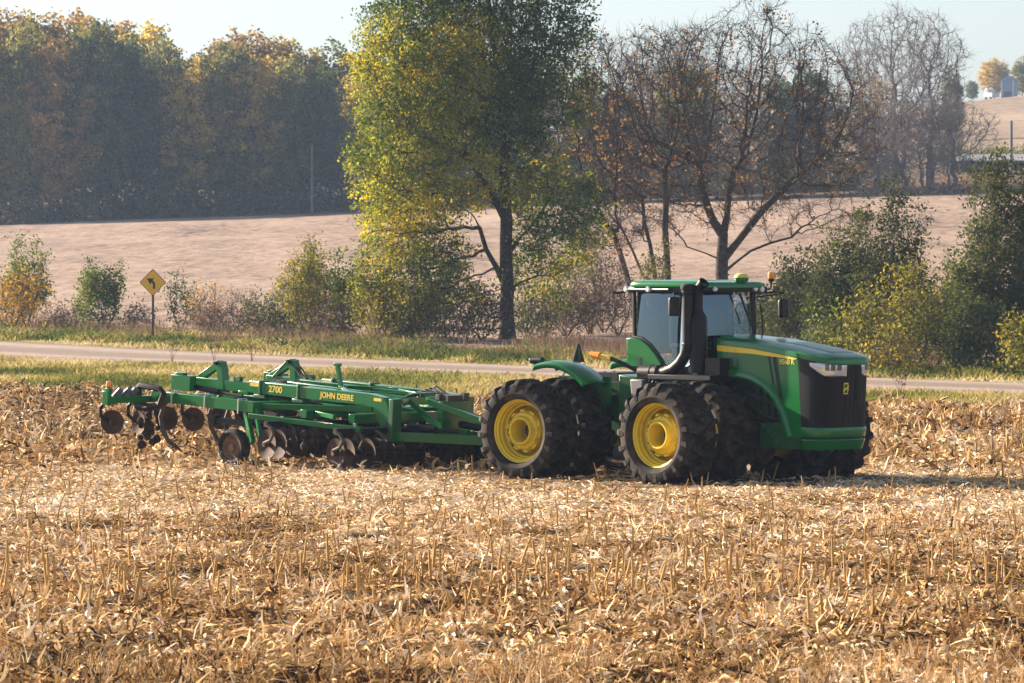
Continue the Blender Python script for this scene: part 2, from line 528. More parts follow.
def rim_mb():
    b = MB()
    b.lathe([(.635, -.285), (.655, -.315), (.650, -.335), (.632, -.34), (.612, -.325), (.600, -.29), (.575, -.27), (.565, -.20), (.548, -.185), (.54, -.10),
             (.505, -.075), (.495, .13), (.42, .17), (.30, .18), (.30, .22), (.50, .22), (.56, .0), (.62, -.2)], n=72, close=True)
    return b
def hub_mb():
    b = MB()
    b.lathe([(.40, .19), (.405, -.10), (.395, -.15), (.36, -.20), (.30, -.225), (.285, -.25), (.275, -.30), (.262, -.315), (.235, -.315), (.225, -.29), (.215, .10), (.02, .12), (.02, .19)], n=60, close=True)
    for k in range(10):
        t = 2 * math.pi * k / 10
        M = Matrix.Rotation(t, 4, 'Y')
        b.box(-.055, .055, -.185, .05, .385, .425, M)
        b.lathe([(.0, -.225), (.022, -.225), (.022, -.18)], n=8, c=(0, 0, 0), M=M @ Matrix.Translation((.105, 0, .335)))
    return b
me_tyre = me_rim = me_hub = None
def make_wheel():
    h = hub_mb().build("wheel", M_yellow, TR, bevel=0)
    t = tyre_mesh().build("tyre", M_tyre, h, ang=25)
    r = rim_mb().build("rim", M_yellow, h, ang=30)
    return h
W0 = make_wheel()
# mirrored rim and hub meshes for the far side
def mirror_mesh(me):
    m2 = me.copy(); m2.transform(Matrix.Scale(-1, 4, (0, 1, 0))); m2.flip_normals(); return m2
hubL = mirror_mesh(W0.data); rimL = mirror_mesh([c for c in W0.children if c.name.startswith("rim")][0].data)
first = True
for rear in (False, True):
    for y in (-2.25, -1.14, 1.14, 2.25):
        w = W0 if first else copy_tree(W0, TR)
        first = False
        M = (REAR @ Matrix.Translation((RAX, y, .985))) if rear else Matrix.Translation((0, y, .985))
        spin = Matrix.Rotation(random.uniform(0, 1), 4, 'Y')
        w.matrix_local = M @ spin
        if y > 0:
            w.data = hubL
            for c in w.children:
                if c.name.startswith("rim"): c.data = rimL

# hood ---------------------------------------------------------------
HW = .74
def plan_x(y, x0, L, n=3.2):
    q = min(abs(y) / HW, 1.0)
    return x0 + L * (1 - q ** n) ** (1 / n)
def zs(x): return float(np.interp(x, [-.12, .8, 1.6, 2.13, 2.5, 2.80], [2.83, 2.765, 2.66, 2.575, 2.51, 2.455]))
ys = [HW * math.copysign(abs(math.sin(t)) ** (2 / 3.2), math.sin(t)) for t in np.linspace(-math.pi / 2, math.pi / 2, 41)]
def hood_pt(s, y, lift=0.0):
    xe = plan_x(y, 2.0, .80) + .02
    x = -.12 + s * (xe + .12)
    q = abs(y) / HW
    z = zs(x) + .085 * (1 - q ** 3.5) - .05 * max(0, (s - .9) / .1) ** 2 * (1 - q ** 4) + lift
    return (x, y, z)
b = MB()
rows = []
for s in np.concatenate((np.linspace(0, .8, 18), np.linspace(.83, 1, 10))):
    r = [hood_pt(s, y) for y in ys]
    l, e = r[0], r[-1]
    r = [(l[0], -HW - .012, l[2] - .11), (l[0], -HW - .014, l[2] - .03)] + r + [(e[0], HW + .014, e[2] - .03), (e[0], HW + .012, e[2] - .11)]
    rows.append(r)
last = rows[-1]
rows.append([(p[0] + .018, p[1], p[2] - .03 if 1 < i < len(last) - 2 else p[2]) for i, p in enumerate(last)])
rows.append([(p[0] + .012, p[1], min(p[2], zs(p[0])) - .10 if 1 < i < len(last) - 2 else p[2]) for i, p in enumerate(last)])
rows.append([(p[0] - .10, p[1] * .9, p[2] + (.0 if 1 < i < len(last) - 2 else 0)) for i, p in enumerate(rows[-1])])
b.grid(rows)
hood = b.build("hood", M_green, TR, ang=38)
# raised louvre panel on the hood's top
b = MB()
b.grid([[hood_pt(s, y, .012 if 0 < i < 10 and 0 < j < 8 else -.01) for j, y in enumerate(np.linspace(-.40, .40, 9))] for i, s in enumerate(np.linspace(.46, .95, 11))])
b.build("hood_louvre", M_greend, hood, ang=20)
# side panels with the wheel-arch sweep
arch = [(1.74, .93), (1.70, 1.05), (1.58, 1.36), (1.42, 1.62), (1.25, 1.78), (1.05, 1.92), (.81, 2.02), (.5, 2.07), (.28, 2.08), (-.12, 2.08)]
sp = [(-.12, 2.74)] + [(x, zs(x) - .07) for x in (.3, .8, 1.2, 1.6, 1.9, 2.03)] + [(2.07, 2.0), (2.13, 1.17), (2.13, .93)] + arch
for sgn in (-1, 1):
    b = MB()
    b.prism(sp, 'y', sgn * (HW - .04), sgn * HW)
    side = b.build("side_panel", M_green, hood, bevel=.008)
    b = MB()       # rolled lip that follows the arch
    rows = []
    for off, out in ((0, .0), (.01, .035), (.07, .04), (.13, .022), (.15, .0)):
        r = []
        for i, (x, z) in enumerate(arch):
            a = arch[max(i - 1, 0)]; c = arch[min(i + 1, len(arch) - 1)]
            t = Vector((c[0] - a[0], c[1] - a[1])).normalized()
            nx, nz = t.y, -t.x
            r.append((x + nx * off, sgn * (HW + out), z + nz * off))
        rows.append(r)
    b.grid(rows)
    b.build("arch_lip", M_green, side)
    b = MB()       # two dark slanted cooling slots
    for x, z0, z1, wd in ((1.24, 1.98, 2.52, .06), (1.36, 1.70, 2.52, .10)):
        b.prism([(x, z1), (x + wd, z1 - .01), (x + wd + (z1 - z0) * .22, z0 - .05), (x + (z1 - z0) * .22, z0)], 'y', sgn * (HW - .01), sgn * (HW + .004))
    b.build("cooling_slot", M_black, side)
    b = MB()       # yellow stripe, tapering forward
    top = [(x, zs(x) - .115) for x in np.linspace(-.11, 2.40, 12)]
    bot = [(x, zs(x) - .115 - .115 * (1 - (i / 11) ** 1.6) - .004) for i, x in enumerate(np.linspace(-.11, 2.40, 12))]
    top = [(p[0], p[1]) for p in top if p[0] < 2.02] + [(2.02, zs(2.02) - .117)]
    bot = [p for p in bot if p[0] < 2.02]
    b.prism(top + bot[::-1], 'y', sgn * (HW + .0), sgn * (HW + .006))
    b.build("side_stripe", M_yellow, side)
    if sgn < 0:
        text_part("model_lettering", "9560 R", .14, M_yellow, side, Matrix.Translation((1.74, -HW - .001, 2.405)) @ Matrix.Rotation(R(90), 4, 'X'), .95, .003)
        b = MB()     # decals low on the panel edge
        b.box(.32, .42, -HW - .004, -HW, 2.30, 2.52)
        b.build("data_plate", M_grey, side)

# grille -------------------------------------------------------------
def face_pt(th, z, out=0.0):
    k = (2.47 - z) / 1.35
    x0 = 2.01 + .12 * k; L = .78 - .22 * k
    c, s = max(math.cos(th), 0), math.sin(th)
    y = (HW + out) * math.copysign(abs(s) ** (2 / 3.2), s)
    return (x0 + (L + out) * c ** (2 / 3.2), y, z)
ths = np.linspace(-math.pi / 2, math.pi / 2, 141)
b = MB()
b.grid([[face_pt(t, z, (-.012 if (i % 3 == 0 and abs(t) < 1.15) else 0)) for i, t in enumerate(ths)] for z in np.linspace(2.47, 1.12, 16)])
grille = b.build("grille", M_blackg, TR, ang=60)
b = MB()
b.grid([[face_pt(t, z, .012 if abs(z - 2.0) < .43 and 0 < i < 8 else -.005) for i, t in enumerate(np.linspace(.05, .34, 9))] for z in np.linspace(2.44, 1.56, 6)])
b.build("grille_centre_bar", M_blackg, grille)
def headlight(t0, t1, sg):
    b = MB()
    n = 22
    rows = []
    for k in range(6):
        r = []
        for i in range(n):
            f = i / (n - 1); t = t0 + (t1 - t0) * f
            zt = 2.41; zb = 2.13 + (.21 * max(0, 1 - f / .45) ** 1.4)
            o = .018 if 0 < i < n - 1 and 0 < k < 5 else -.01
            r.append(face_pt(t, zt + (zb - zt) * k / 5, o))
        rows.append(r)
    b.grid(rows)
    h = b.build("headlight", M_lens, TR, ang=40)
    for f0, f1 in ((.42, .53), (.58, .70), (.75, .86)):
        b = MB()
        b.grid([[face_pt(t0 + (t1 - t0) * (f0 + (f1 - f0) * i / 4), z, .024) for i in range(5)] for z in (2.375, 2.32, 2.25)])
        b.build("lamp_reflector", M_lamp, h)
headlight(-1.36, -.06, -1)
headlight(1.36, .17, 1)
# emblem: small green shield with a yellow rim and a leaping animal
b = MB()
b.grid([[face_pt(t, z, .022) for t in np.linspace(-.15, -.045, 5)] for z in (2.01, 1.90, 1.79)])
emb = b.build("emblem", M_yellow, grille)
b = MB()
b.grid([[face_pt(t, z, .026) for t in np.linspace(-.135, -.06, 5)] for z in (1.985, 1.90, 1.815)])
b.build("emblem_field", M_green, emb)
b = MB()
fx = face_pt(-.095, 1.9, .03)[0]; fy = face_pt(-.095, 1.9, .03)[1]
b.prism([(fy + p * 1.2, 1.9 + q * 1.3) for p, q in ((-.07, -.02), (-.03, .0), (.0, .015), (.03, .02), (.05, .05), (.07, .045), (.055, .02), (.06, -.03), (.045, -.03), (.03, -.005), (-.02, -.025), (-.05, -.05), (-.06, -.045))], 'x', fx, fx + .006)
b.build("emblem_animal", M_yellow, emb)
# bumper: two green bands below the grille
for nm, z0, z1, o0, o1 in (("upper_bumper", 1.145, .95, .012, .0), ("lower_bumper", .915, .71, .0, -.05)):
    b = MB()
    rows = []
    for z, o in ((z0, o0 - .03), (z0, o0), (z0 - .02, o0 + .012), (z1 + .03, o1 + .012), (z1, o1), (z1, o1 - .06)):
        rows.append([(min(p[0], 9), p[1], z) for p in (face_pt(t, z, o) for t in np.linspace(-math.pi / 2, math.pi / 2, 61))])
    b.grid(rows)
    b.build(nm, M_green, TR, ang=40)
b = MB()
b.grid([[face_pt(t, z, -.05) for t in np.linspace(-math.pi / 2, math.pi / 2, 41)] for z in (1.2, .75)])
b.build("bumper_core", M_black, TR)

# chassis and engine below the hood ---------------------------------
b = MB()
b.box(-.9, 2.3, -.42, .42, .98, 2.05)
b.box(-.4, 2.25, -.585, .585, .70, 1.22)
for k in range(7):
    x = .1 + .2 * k
    b.box(x, x + .1, -.50, .5, 1.25, 1.85)
b.tube([(.2, -.5, 1.9), (.7, -.55, 1.72), (1.2, -.52, 1.6), (1.6, -.5, 1.2)], .04)
b.tube([(.1, -.54, 1.5), (.6, -.58, 1.55), (1.0, -.54, 1.35), (1.3, -.54, 1.25)], .03)
b.build("engine_block", M_under, TR, bevel=.015)
b = MB()
b.box(.93, 2.32, -.60, .60, .71, 1.20)
b.prism([(2.0, .71), (2.0, 1.20), (1.86, 1.20), (1.55, 1.42), (1.45, 1.2), (.93, 1.2), (.93, .71)], 'y', -.62, -.605)
b.build("front_frame", M_greend, TR, bevel=.02)
b = MB()
for k in range(4):
    b = MB(); b.lathe([(0, -.03), (.03, -.03), (.03, .02)], c=(1.05 + .12 * k, -.63, 1.14 - .1 * k), n=8)
    b.build("frame_bolt", M_steel, TR)
b = MB()
b.tube([(0, -2.2, .985), (0, 2.2, .985)], .16, 16)
b.lathe([(.0, -.1), (.2, -.08), (.34, 0), (.36, .12), (.3, .3), (.0, .32)], axis='x', c=(.05, 0, .80), n=24)
b.lathe([(0, .30), (.2, .32), (.30, .26), (.34, .16)], axis='x', c=(.35, -.1, .70), n=24)
b.build("front_axle", M_rust, TR)
b = MB()
b.tube([(0, -.62, .62), (0, .62, .62)], .10, 12)
b.M = REAR
b.tube([(RAX, -2.2, .985), (RAX, 2.2, .985)], .16, 16)
b.lathe([(.0, -.1), (.2, -.08), (.36, 0), (.38, .2), (.3, .4), (.0, .42)], axis='x', c=(RAX - .1, 0, .90), n=24)
b.build("rear_axle", M_iron, TR)

# exhaust, air intake, platform -------------------------------------
b = MB()
b.tube([(-.36, -1.1, 3.84), (-.36, -1.1, 2.85), (-.37, -1.1, 2.68), (-.43, -1.1, 2.52), (-.56, -1.1, 2.36), (-.74, -1.1, 2.24), (-.95, -1.1, 2.17), (-1.12, -1.1, 2.15)], .115, 20)
b.lathe([(.115, 3.70), (.135, 3.72), (.135, 3.79), (.15, 3.81), (.15, 3.87), (.11, 3.91), (.0, 3.92)], axis='z', c=(-.36, -1.1, 0), n=24)
b.lathe([(.12, 2.70), (.125, 2.71), (.125, 2.74), (.12, 2.75)], axis='z', c=(-.36, -1.1, 0), n=24)
b.lathe([(0, -1.66), (.12, -1.66), (.155, -1.62), (.155, -1.36), (.165, -1.35), (.165, -1.30), (.155, -1.29), (.155, -1.14), (.12, -1.10), (0, -1.10)], axis='x', c=(0, -1.1, 2.15), n=24)
b.build("air_intake", M_black, TR)
b = MB()
b.lathe([(0, 2.16), (.175, 2.16), (.178, 3.20), (.17, 3.26), (.10, 3.37), (.092, 3.40), (.09, 3.74)], axis='z', c=(-.22, -.95, 0), n=28)
b.tube([(-.22, -.95, 3.72), (-.215, -.95, 3.79), (-.17, -.95, 3.86), (-.07, -.95, 3.95)], [.09, .095, .10, .11], 20, caps=False)
b.build("exhaust_stack", M_blackg, TR)
b = MB()
b.box(-1.25, .44, -1.32, -.70, 2.03, 2.12)
b.box(.02, .42, -1.02, -.68, 2.13, 2.46)
b.box(-1.2, -.62, -1.0, -.5, 1.5, 2.02)
b.box(-.9, .1, -1.22, -.68, 1.88, 2.02)
for k in range(5): b.tube([(-1.3 + .1 * k, -1.2, 2.0), (-1.4 + .1 * k, -1.25, 1.8), (-1.3 + .15 * k, -1.2, 1.6)], .022, 8)
b.build("side_platform", M_black, TR, bevel=.012)
b = MB()
b.prism([(-1.72, 2.02), (-1.35, 2.02), (-1.42, 1.45), (-1.58, 1.38), (-1.66, 1.5)], 'y', -1.35, -1.0)
b.build("fuel_filler_guard", M_grey, TR, bevel=.03)

# cab -----------------------------------------------------------------
CX0, CX1, CY = -2.06, -.38, .84
b = MB()
b.box(CX0, CX1, -CY + .04, CY - .04, 2.0, 2.28)
b.box(-1.9, -.45, -.5, .5, 1.5, 2.0)
cab = b.build("cab", M_black, TR, bevel=.02)
def pillar(pts, r, nm="cab_pillar"):
    m = MB(); m.beam(*pts, r, r); return m.build(nm, M_black, cab, bevel=.015)
for sg in (-1, 1):
    pillar(((CX0, sg * CY, 2.3), (CX0 - .03, sg * CY, 3.78)), .07)
    pillar(((-.86, sg * CY, 2.2), (-.86, sg * CY, 3.78)), .075)
    pillar(((CX1 + .05, sg * (CY - .06), 2.25), (CX1 - .02, sg * (CY - .04), 3.78)), .10)
    b = MB()      # green quarter panel with the curved edge
    q = [(-2.24, 2.25), (-2.24, 2.83), (-2.08, 2.84), (-1.86, 2.80), (-1.64, 2.69), (-1.45, 2.53), (-1.30, 2.36), (-1.24, 2.25)]
    b.prism(q, 'y', sg * (CY - .05), sg * (CY + .07))
    qp = b.build("quarter_panel", M_green, cab, bevel=.025)
    b = MB()
    b.box(-1.93, -1.83, sg * (CY + .07), sg * (CY + .075), 2.30, 2.45)
    b.build("panel_vent", M_black, qp)
    b = MB()
    b.tube([(-2.08, sg * (CY + .02), 2.85), (-1.84, sg * (CY + .02), 2.82), (-1.62, sg * (CY + .02), 2.71), (-1.43, sg * (CY + .02), 2.55), (-1.27, sg * (CY + .02), 2.38), (-1.2, sg * (CY + .02), 2.27), (-.86, sg * (CY + .02), 2.24)], .028, 8)
    b.build("window_seal", M_black, cab)
    b = MB()
    rows = []
    for z in (2.26, 2.38, 2.5, 2.58, 2.66, 2.72, 2.78, 2.82, 3.0, 3.25, 3.5, 3.76):
        xl = float(np.interp(z, (2.26, 2.5, 2.66, 2.78, 2.82), (-1.2, -1.4, -1.6, -1.8, -2.05)))
        t = (z - 2.26) / 1.5
        rows.append([(x, sg * (CY + .03 - .02 * t - .075 * t * t - .03 * ((x + 1.5) / .6) ** 2 * .5), z) for x in np.linspace(xl, -.9, 9)])
    b.grid(rows)
    b.build("side_window", M_glass, cab, ang=80)
    b = MB()
    b.add([(x, sg * (CY + .02 - .065 * (z - 2.26)), z) for x, z in ((-.83, 2.28), (CX1, 2.28), (CX1, 3.76), (-.83, 3.76))], [(0, 1, 2, 3)])
    b.build("door_window", M_glass, cab, smooth=False)
b = MB()
b.grid([[(CX1 + .13 - .10 * (y / .72) ** 2 - .085 * ((z - 2.5) / 1.26) ** 2 * (1 if z > 2.5 else 0), y, z) for y in np.linspace(-.73, .73, 13)] for z in np.linspace(3.76, 2.3, 14)])
b.build("windscreen", M_glass, cab)
b = MB()
b.box(CX0 - .02, CX0 - .012, -.76, .76, 2.5, 3.76)
b.build("rear_window", M_glass, cab, smooth=False)
b = MB()
b.beam((-.20, .22, 3.72), (-.19, .52, 3.12), .022, .04)
b.build("wiper", M_black, cab)
b = MB()
b.box(-1.62, -1.15, -.26, .26, 2.42, 2.62); b.box(-1.70, -1.56, -.26, .26, 2.60, 3.25); b.box(-1.70, -1.6, -.15, .15, 3.27, 3.45)
b.box(-1.5, -1.0, -.45, -.30, 2.6, 2.72)
b.build("operator_seat", M_seat, cab, bevel=.04)
b = MB()
b.tube([(-.62, 0, 2.3), (-.75, 0, 2.88)], .05, 10)
b.tube([(-.75 + .05 * math.sin(t) * .4, .19 * math.cos(t), 2.9 + .19 * math.sin(t) * .5) for t in np.linspace(0, 2 * math.pi, 20)], .018, 8)
b.box(-.55, -.42, -.7, .7, 2.28, 2.62)
b.build("steering_column", M_black, cab, bevel=.01)
b = MB()
b.box(-.98, -.90, -.62, -.40, 2.9, 3.15)
b.build("display_screen", M_black, cab, bevel=.01)
# roof: black soffit and green cap
b = MB()
b.box(-2.20, -.10, -.94, .94, 3.74, 3.86)
soff = b.build("roof_soffit", M_black, cab, bevel=.035)
b = MB()
rows = []
for z, o, ox in ((3.835, .02, .0), (3.85, .055, .03), (3.90, .065, .035), (3.945, .04, .01), (3.972, -.06, -.08), (3.985, -.25, -.3), (3.99, -.9, -1.0)):
    r = []
    for k in range(48):
        t = 2 * math.pi * k / 48
        c, s = math.cos(t), math.sin(t)
        hx, hy = 1.06 + ox, .94 + o
        r.append((-1.14 + math.copysign(abs(c) ** .28, c) * hx, math.copysign(abs(s) ** .28, s) * max(hy, .03), z - .02 * (c > 0) * abs(c)))
    rows.append(r + [r[0]])
b.grid(rows)
roof = b.build("roof", M_green, cab, ang=50)
for sg in (-1, 1):      # hand rail along the roof edge
    b = MB()
    b.tube([(-2.1, sg * .985, 3.80), (-1.0, sg * .985, 3.80)], .022, 8)
    b.build("roof_rail", M_steel, cab)
for x, y, z, ax in ((-.085, -.62, 3.82, 'x'), (-.085, .55, 3.82, 'x'), (-.085, .74, 3.80, 'x'), (-2.18, -.98, 3.80, 'y'), (-1.55, -1.0, 3.80, 'y')):
    b = MB()
    s = 1 if ax == 'x' else -1
    b.lathe([(0, s * .03), (.05, s * .03), (.062, s * .01), (.06, -s * .03)], axis=ax, c=(x, y, z), n=18)
    b.build("work_light", M_lens, cab)
b = MB()
b.tube([(-2.2, -.95, 3.76), (-2.32, -1.05, 3.72), (-2.42, -1.1, 3.74)], .025, 8)
b.build("light_bracket", M_black, cab)
# satellite receiver
b = MB()
b.lathe([(0, 3.90), (.10, 3.91), (.14, 3.97), (.15, 4.01), (.148, 4.035)], axis='z', c=(-.16, .22, 0), n=28)
gr = b.build("satellite_receiver", M_green, cab)
b = MB()
b.lathe([(.148, 4.035), (.135, 4.075), (.10, 4.105), (.05, 4.118), (0, 4.12)], axis='z', c=(-.16, .22, 0), n=28)
b.build("receiver_dome", mat("receiver_yellow", (.62, .50, .10), .4), gr)
# beacon
b = MB()
b.tube([(-.15, .86, 3.80), (-.13, 1.02, 3.80), (-.13, 1.06, 3.84), (-.13, 1.06, 3.98)], .02, 8)
b.lathe([(0, 3.95), (.06, 3.95), (.065, 4.0), (.05, 4.02)], axis='z', c=(-.13, 1.06, 0), n=18)
bc = b.build("beacon_post", M_black, cab)
b = MB()
b.lathe([(.062, 4.01), (.068, 4.03), (.066, 4.10), (.055, 4.14), (.0, 4.155)], axis='z', c=(-.13, 1.06, 0), n=20)
b.build("beacon_lens", M_amber, bc)
# mirrors
for sg, x, y, z0, z1 in ((-1, -.44, -1.42, 3.28, 3.66), (1, -.20, 1.50, 3.22, 3.60)):
    b = MB()
    b.tube([(-.40, sg * .88, 3.72), (x, y * .8, 3.74), (x, y, 3.74), (x, y, z1 - .05)], .018, 8)
    b.tube([(-.36, sg * .86, 3.64), (x, y * .8, 3.68), (x, y, 3.72)], .016, 8)
    ar = b.build("mirror_arm", M_black, cab)
    b = MB()
    b.box(x - .05, x + .06, y - .13, y + .13, z0, z1)
    mi = b.build("mirror", M_black, cab, bevel=.045)
    b = MB(); b.box(x - .056, x - .0505, y - .10, y + .10, z0 + .04, z1 - .04)
    b.build("mirror_glass", M_steel, mi)
# handrails beside the hood on the far side
b = MB()
b.tube([(-.3, .95, 2.3), (-.28, .98, 3.1), (-.3, .93, 3.5)], .018, 8)
b.build("grab_rail", M_black, cab)

# rear half ------------------------------------------------------------
b = MB(REAR)
b.box(-3.0, -.35, -.42, .42, .85, 1.75)
b.box(-2.6, -.6, -.62, .62, 1.65, 1.95)
b.box(-.45, .3, -.30, .30, .75, 1.5)
b.prism([(-.75, .72), (-.15, .85), (-.05, 1.6), (-.3, 2.05), (-.75, 2.1)], 'y', -.9, .9)
b.build("rear_frame", M_greend, TR, bevel=.03)
b = MB(REAR)
b.tube([(-.2, 0, .6), (-.2, 0, 2.0)], .14, 14)
b.tube([(-.6, -.35, 1.0), (.5, -.35, 1.0)], .07, 12); b.tube([(-.6, .35, 1.0), (.5, .35, 1.0)], .07, 12)
b.tube([(-.4, -.2, 1.9), (0, -.3, 2.15), (.4, -.3, 2.0)], .03, 8); b.tube([(-.4, .1, 1.9), (0, .1, 2.2), (.4, .1, 2.0)], .03, 8)
b.tube([(-.6, -.9, 1.55), (-.2, -1.0, 1.75), (.1, -.95, 1.95)], .028, 8)
b.build("articulation_joint", M_iron, TR)
b = MB(REAR)
b.tube([(-.9, -.75, .52), (.1, -.75, .52)], .15, 18)
b.build("lower_tank", M_grey, TR)
for sg in (-1, 1):
    b = MB(REAR)
    rows = []
    for t in np.linspace(R(-18), R(46), 24):
        r = []
        for yy, dr in ((.90, -.12), (.91, -.02), (.99, .03), (1.30, .05), (1.56, .03), (1.66, -.02), (1.67, -.10)):
            rr = 1.335 + dr
            r.append((RAX + rr * math.sin(t), sg * yy, .985 + rr * math.cos(t)))
        rows.append(r)
    b.grid(rows)
    fe = b.build("rear_fender", M_green, TR, ang=40, solid=.03)
    b = MB(REAR)
    b.box(RAX - .3, RAX + 1.0, sg * .86, sg * .92, 1.5, 2.05)
    b.build("fender_bracket", M_greend, fe)
    b = MB(REAR)
    b.tube([(.30, sg * 1.05, 1.98), (.10, sg * 1.1, 2.06), (-.15, sg * 1.15, 2.20), (-.45, sg * 1.2, 2.34), (-.72, sg * 1.2, 2.42)], .04, 10)
    ma = b.build("marker_arm", M_black, TR)
    b = MB(REAR)
    b.beam((-.98, sg * 1.2, 2.465), (-.70, sg * 1.2, 2.415), .095, .095)
    b.build("marker_reflector", M_yellow, ma, bevel=.01)
    b = MB(REAR)
    b.tube([(-1.22, sg * 1.2, 2.50), (-.98, sg * 1.2, 2.465)], [.055, .075], 14)
    b.build("marker_lens", M_amber, ma)
    if sg > 0: continue
    b = MB(REAR)
    b.tube([(RAX - .62, sg * 1.3, 2.22), (RAX - .60, sg * 1.3, 2.34)], .03, 8)
    b.tube([(RAX - .70, sg * 1.3, 2.36), (RAX - .42, sg * 1.3, 2.36)], .07, 14)
    wl = b.build("rear_work_light", M_black, TR)
    b = MB(REAR)
    b.lathe([(0, -.03), (.055, -.02), (.065, 0)], axis='x', c=(RAX - .70, sg * 1.3, 2.36), n=16)
    b.build("light_lens", M_lens, wl)
b = MB(REAR)
b.box(-2.45, -2.42, -.03, .03, 1.9, 2.3)
b.prism([(-.20, 2.30), (.20, 2.30), (.03, 2.68), (-.03, 2.68)], 'x', -2.475, -2.45)
smv = b.build("warning_triangle", M_black, TR)
b = MB(REAR); b.box(-2.448, -2.44, -.022, .022, 2.32, 2.60); b.build("triangle_bracket", M_green, smv)
b = MB(REAR)
b.box(-3.3, -2.7, -.06, .06, .48, .56)
b.box(-3.15, -2.95, -.5, .5, .6, 1.15)
for y in (-.42, .42): b.beam((-3.0, y, .9), (-3.3, y, .62), .06, .1)
for k in range(4): b.tube([(-2.9, -.2 + .13 * k, 1.7), (-3.2, -.2 + .12 * k, 1.75), (-3.45, -.15 + .1 * k, 1.3), (-3.6, -.1 + .05 * k, 1.0)], .018, 6)
b.build("hitch_drawbar", M_iron, TR)
b = MB(REAR)
for k in range(6):
    y = -.7 + .2 * k
    b.tube([(-2.4, y, 1.95), (-2.1 + .1 * k, y - .2, 2.12), (-1.7, y - .1, 2.05), (-1.2, y, 1.98)], .022, 6)
b.box(-1.6, -1.0, -.6, .6, 1.95, 2.12)
b.build("hydraulic_hoses", M_wire, TR)

for o in TR.children:
    if o.name in ("cab", "air_intake", "exhaust_stack", "side_platform", "fuel_filler_guard"): o.location.x = -.2

# ------------------------------------------------------------------ disc ripper
IMP = empty("disc_ripper", (0.536, 104.02, 0), 0, "long green tillage implement with rusty discs and two tall lift masts, hitched behind the tractor", "implement")
_y, _p = R(42), R(3.6)
_X0 = Vector((math.cos(_y), -math.sin(_y), 0)); _Z0 = Vector((0, 0, 1)); _Y0 = Vector((math.sin(_y), math.cos(_y), 0))
_Xa = _X0 * math.cos(_p) - _Z0 * math.sin(_p); _Za = _Z0 * math.cos(_p) + _X0 * math.sin(_p)
IMP.matrix_world = Matrix(((_Xa.x, _Y0.x, _Za.x, .536), (_Xa.y, _Y0.y, _Za.y, 104.02), (_Xa.z, _Y0.z, _Za.z, 0), (0, 0, 0, 1)))
BV = .012
M_wrim = mat('dirty_wheel_steel', (.17, .105, .068), .8, spec=.2, noise=((.34, .25, .05), 5.0, .5, .7))
def imp(name, fn, m=M_green, bevel=BV, parent=IMP, **k):
    b = MB(); fn(b); return b.build(name, m, parent, bevel=bevel, **k)
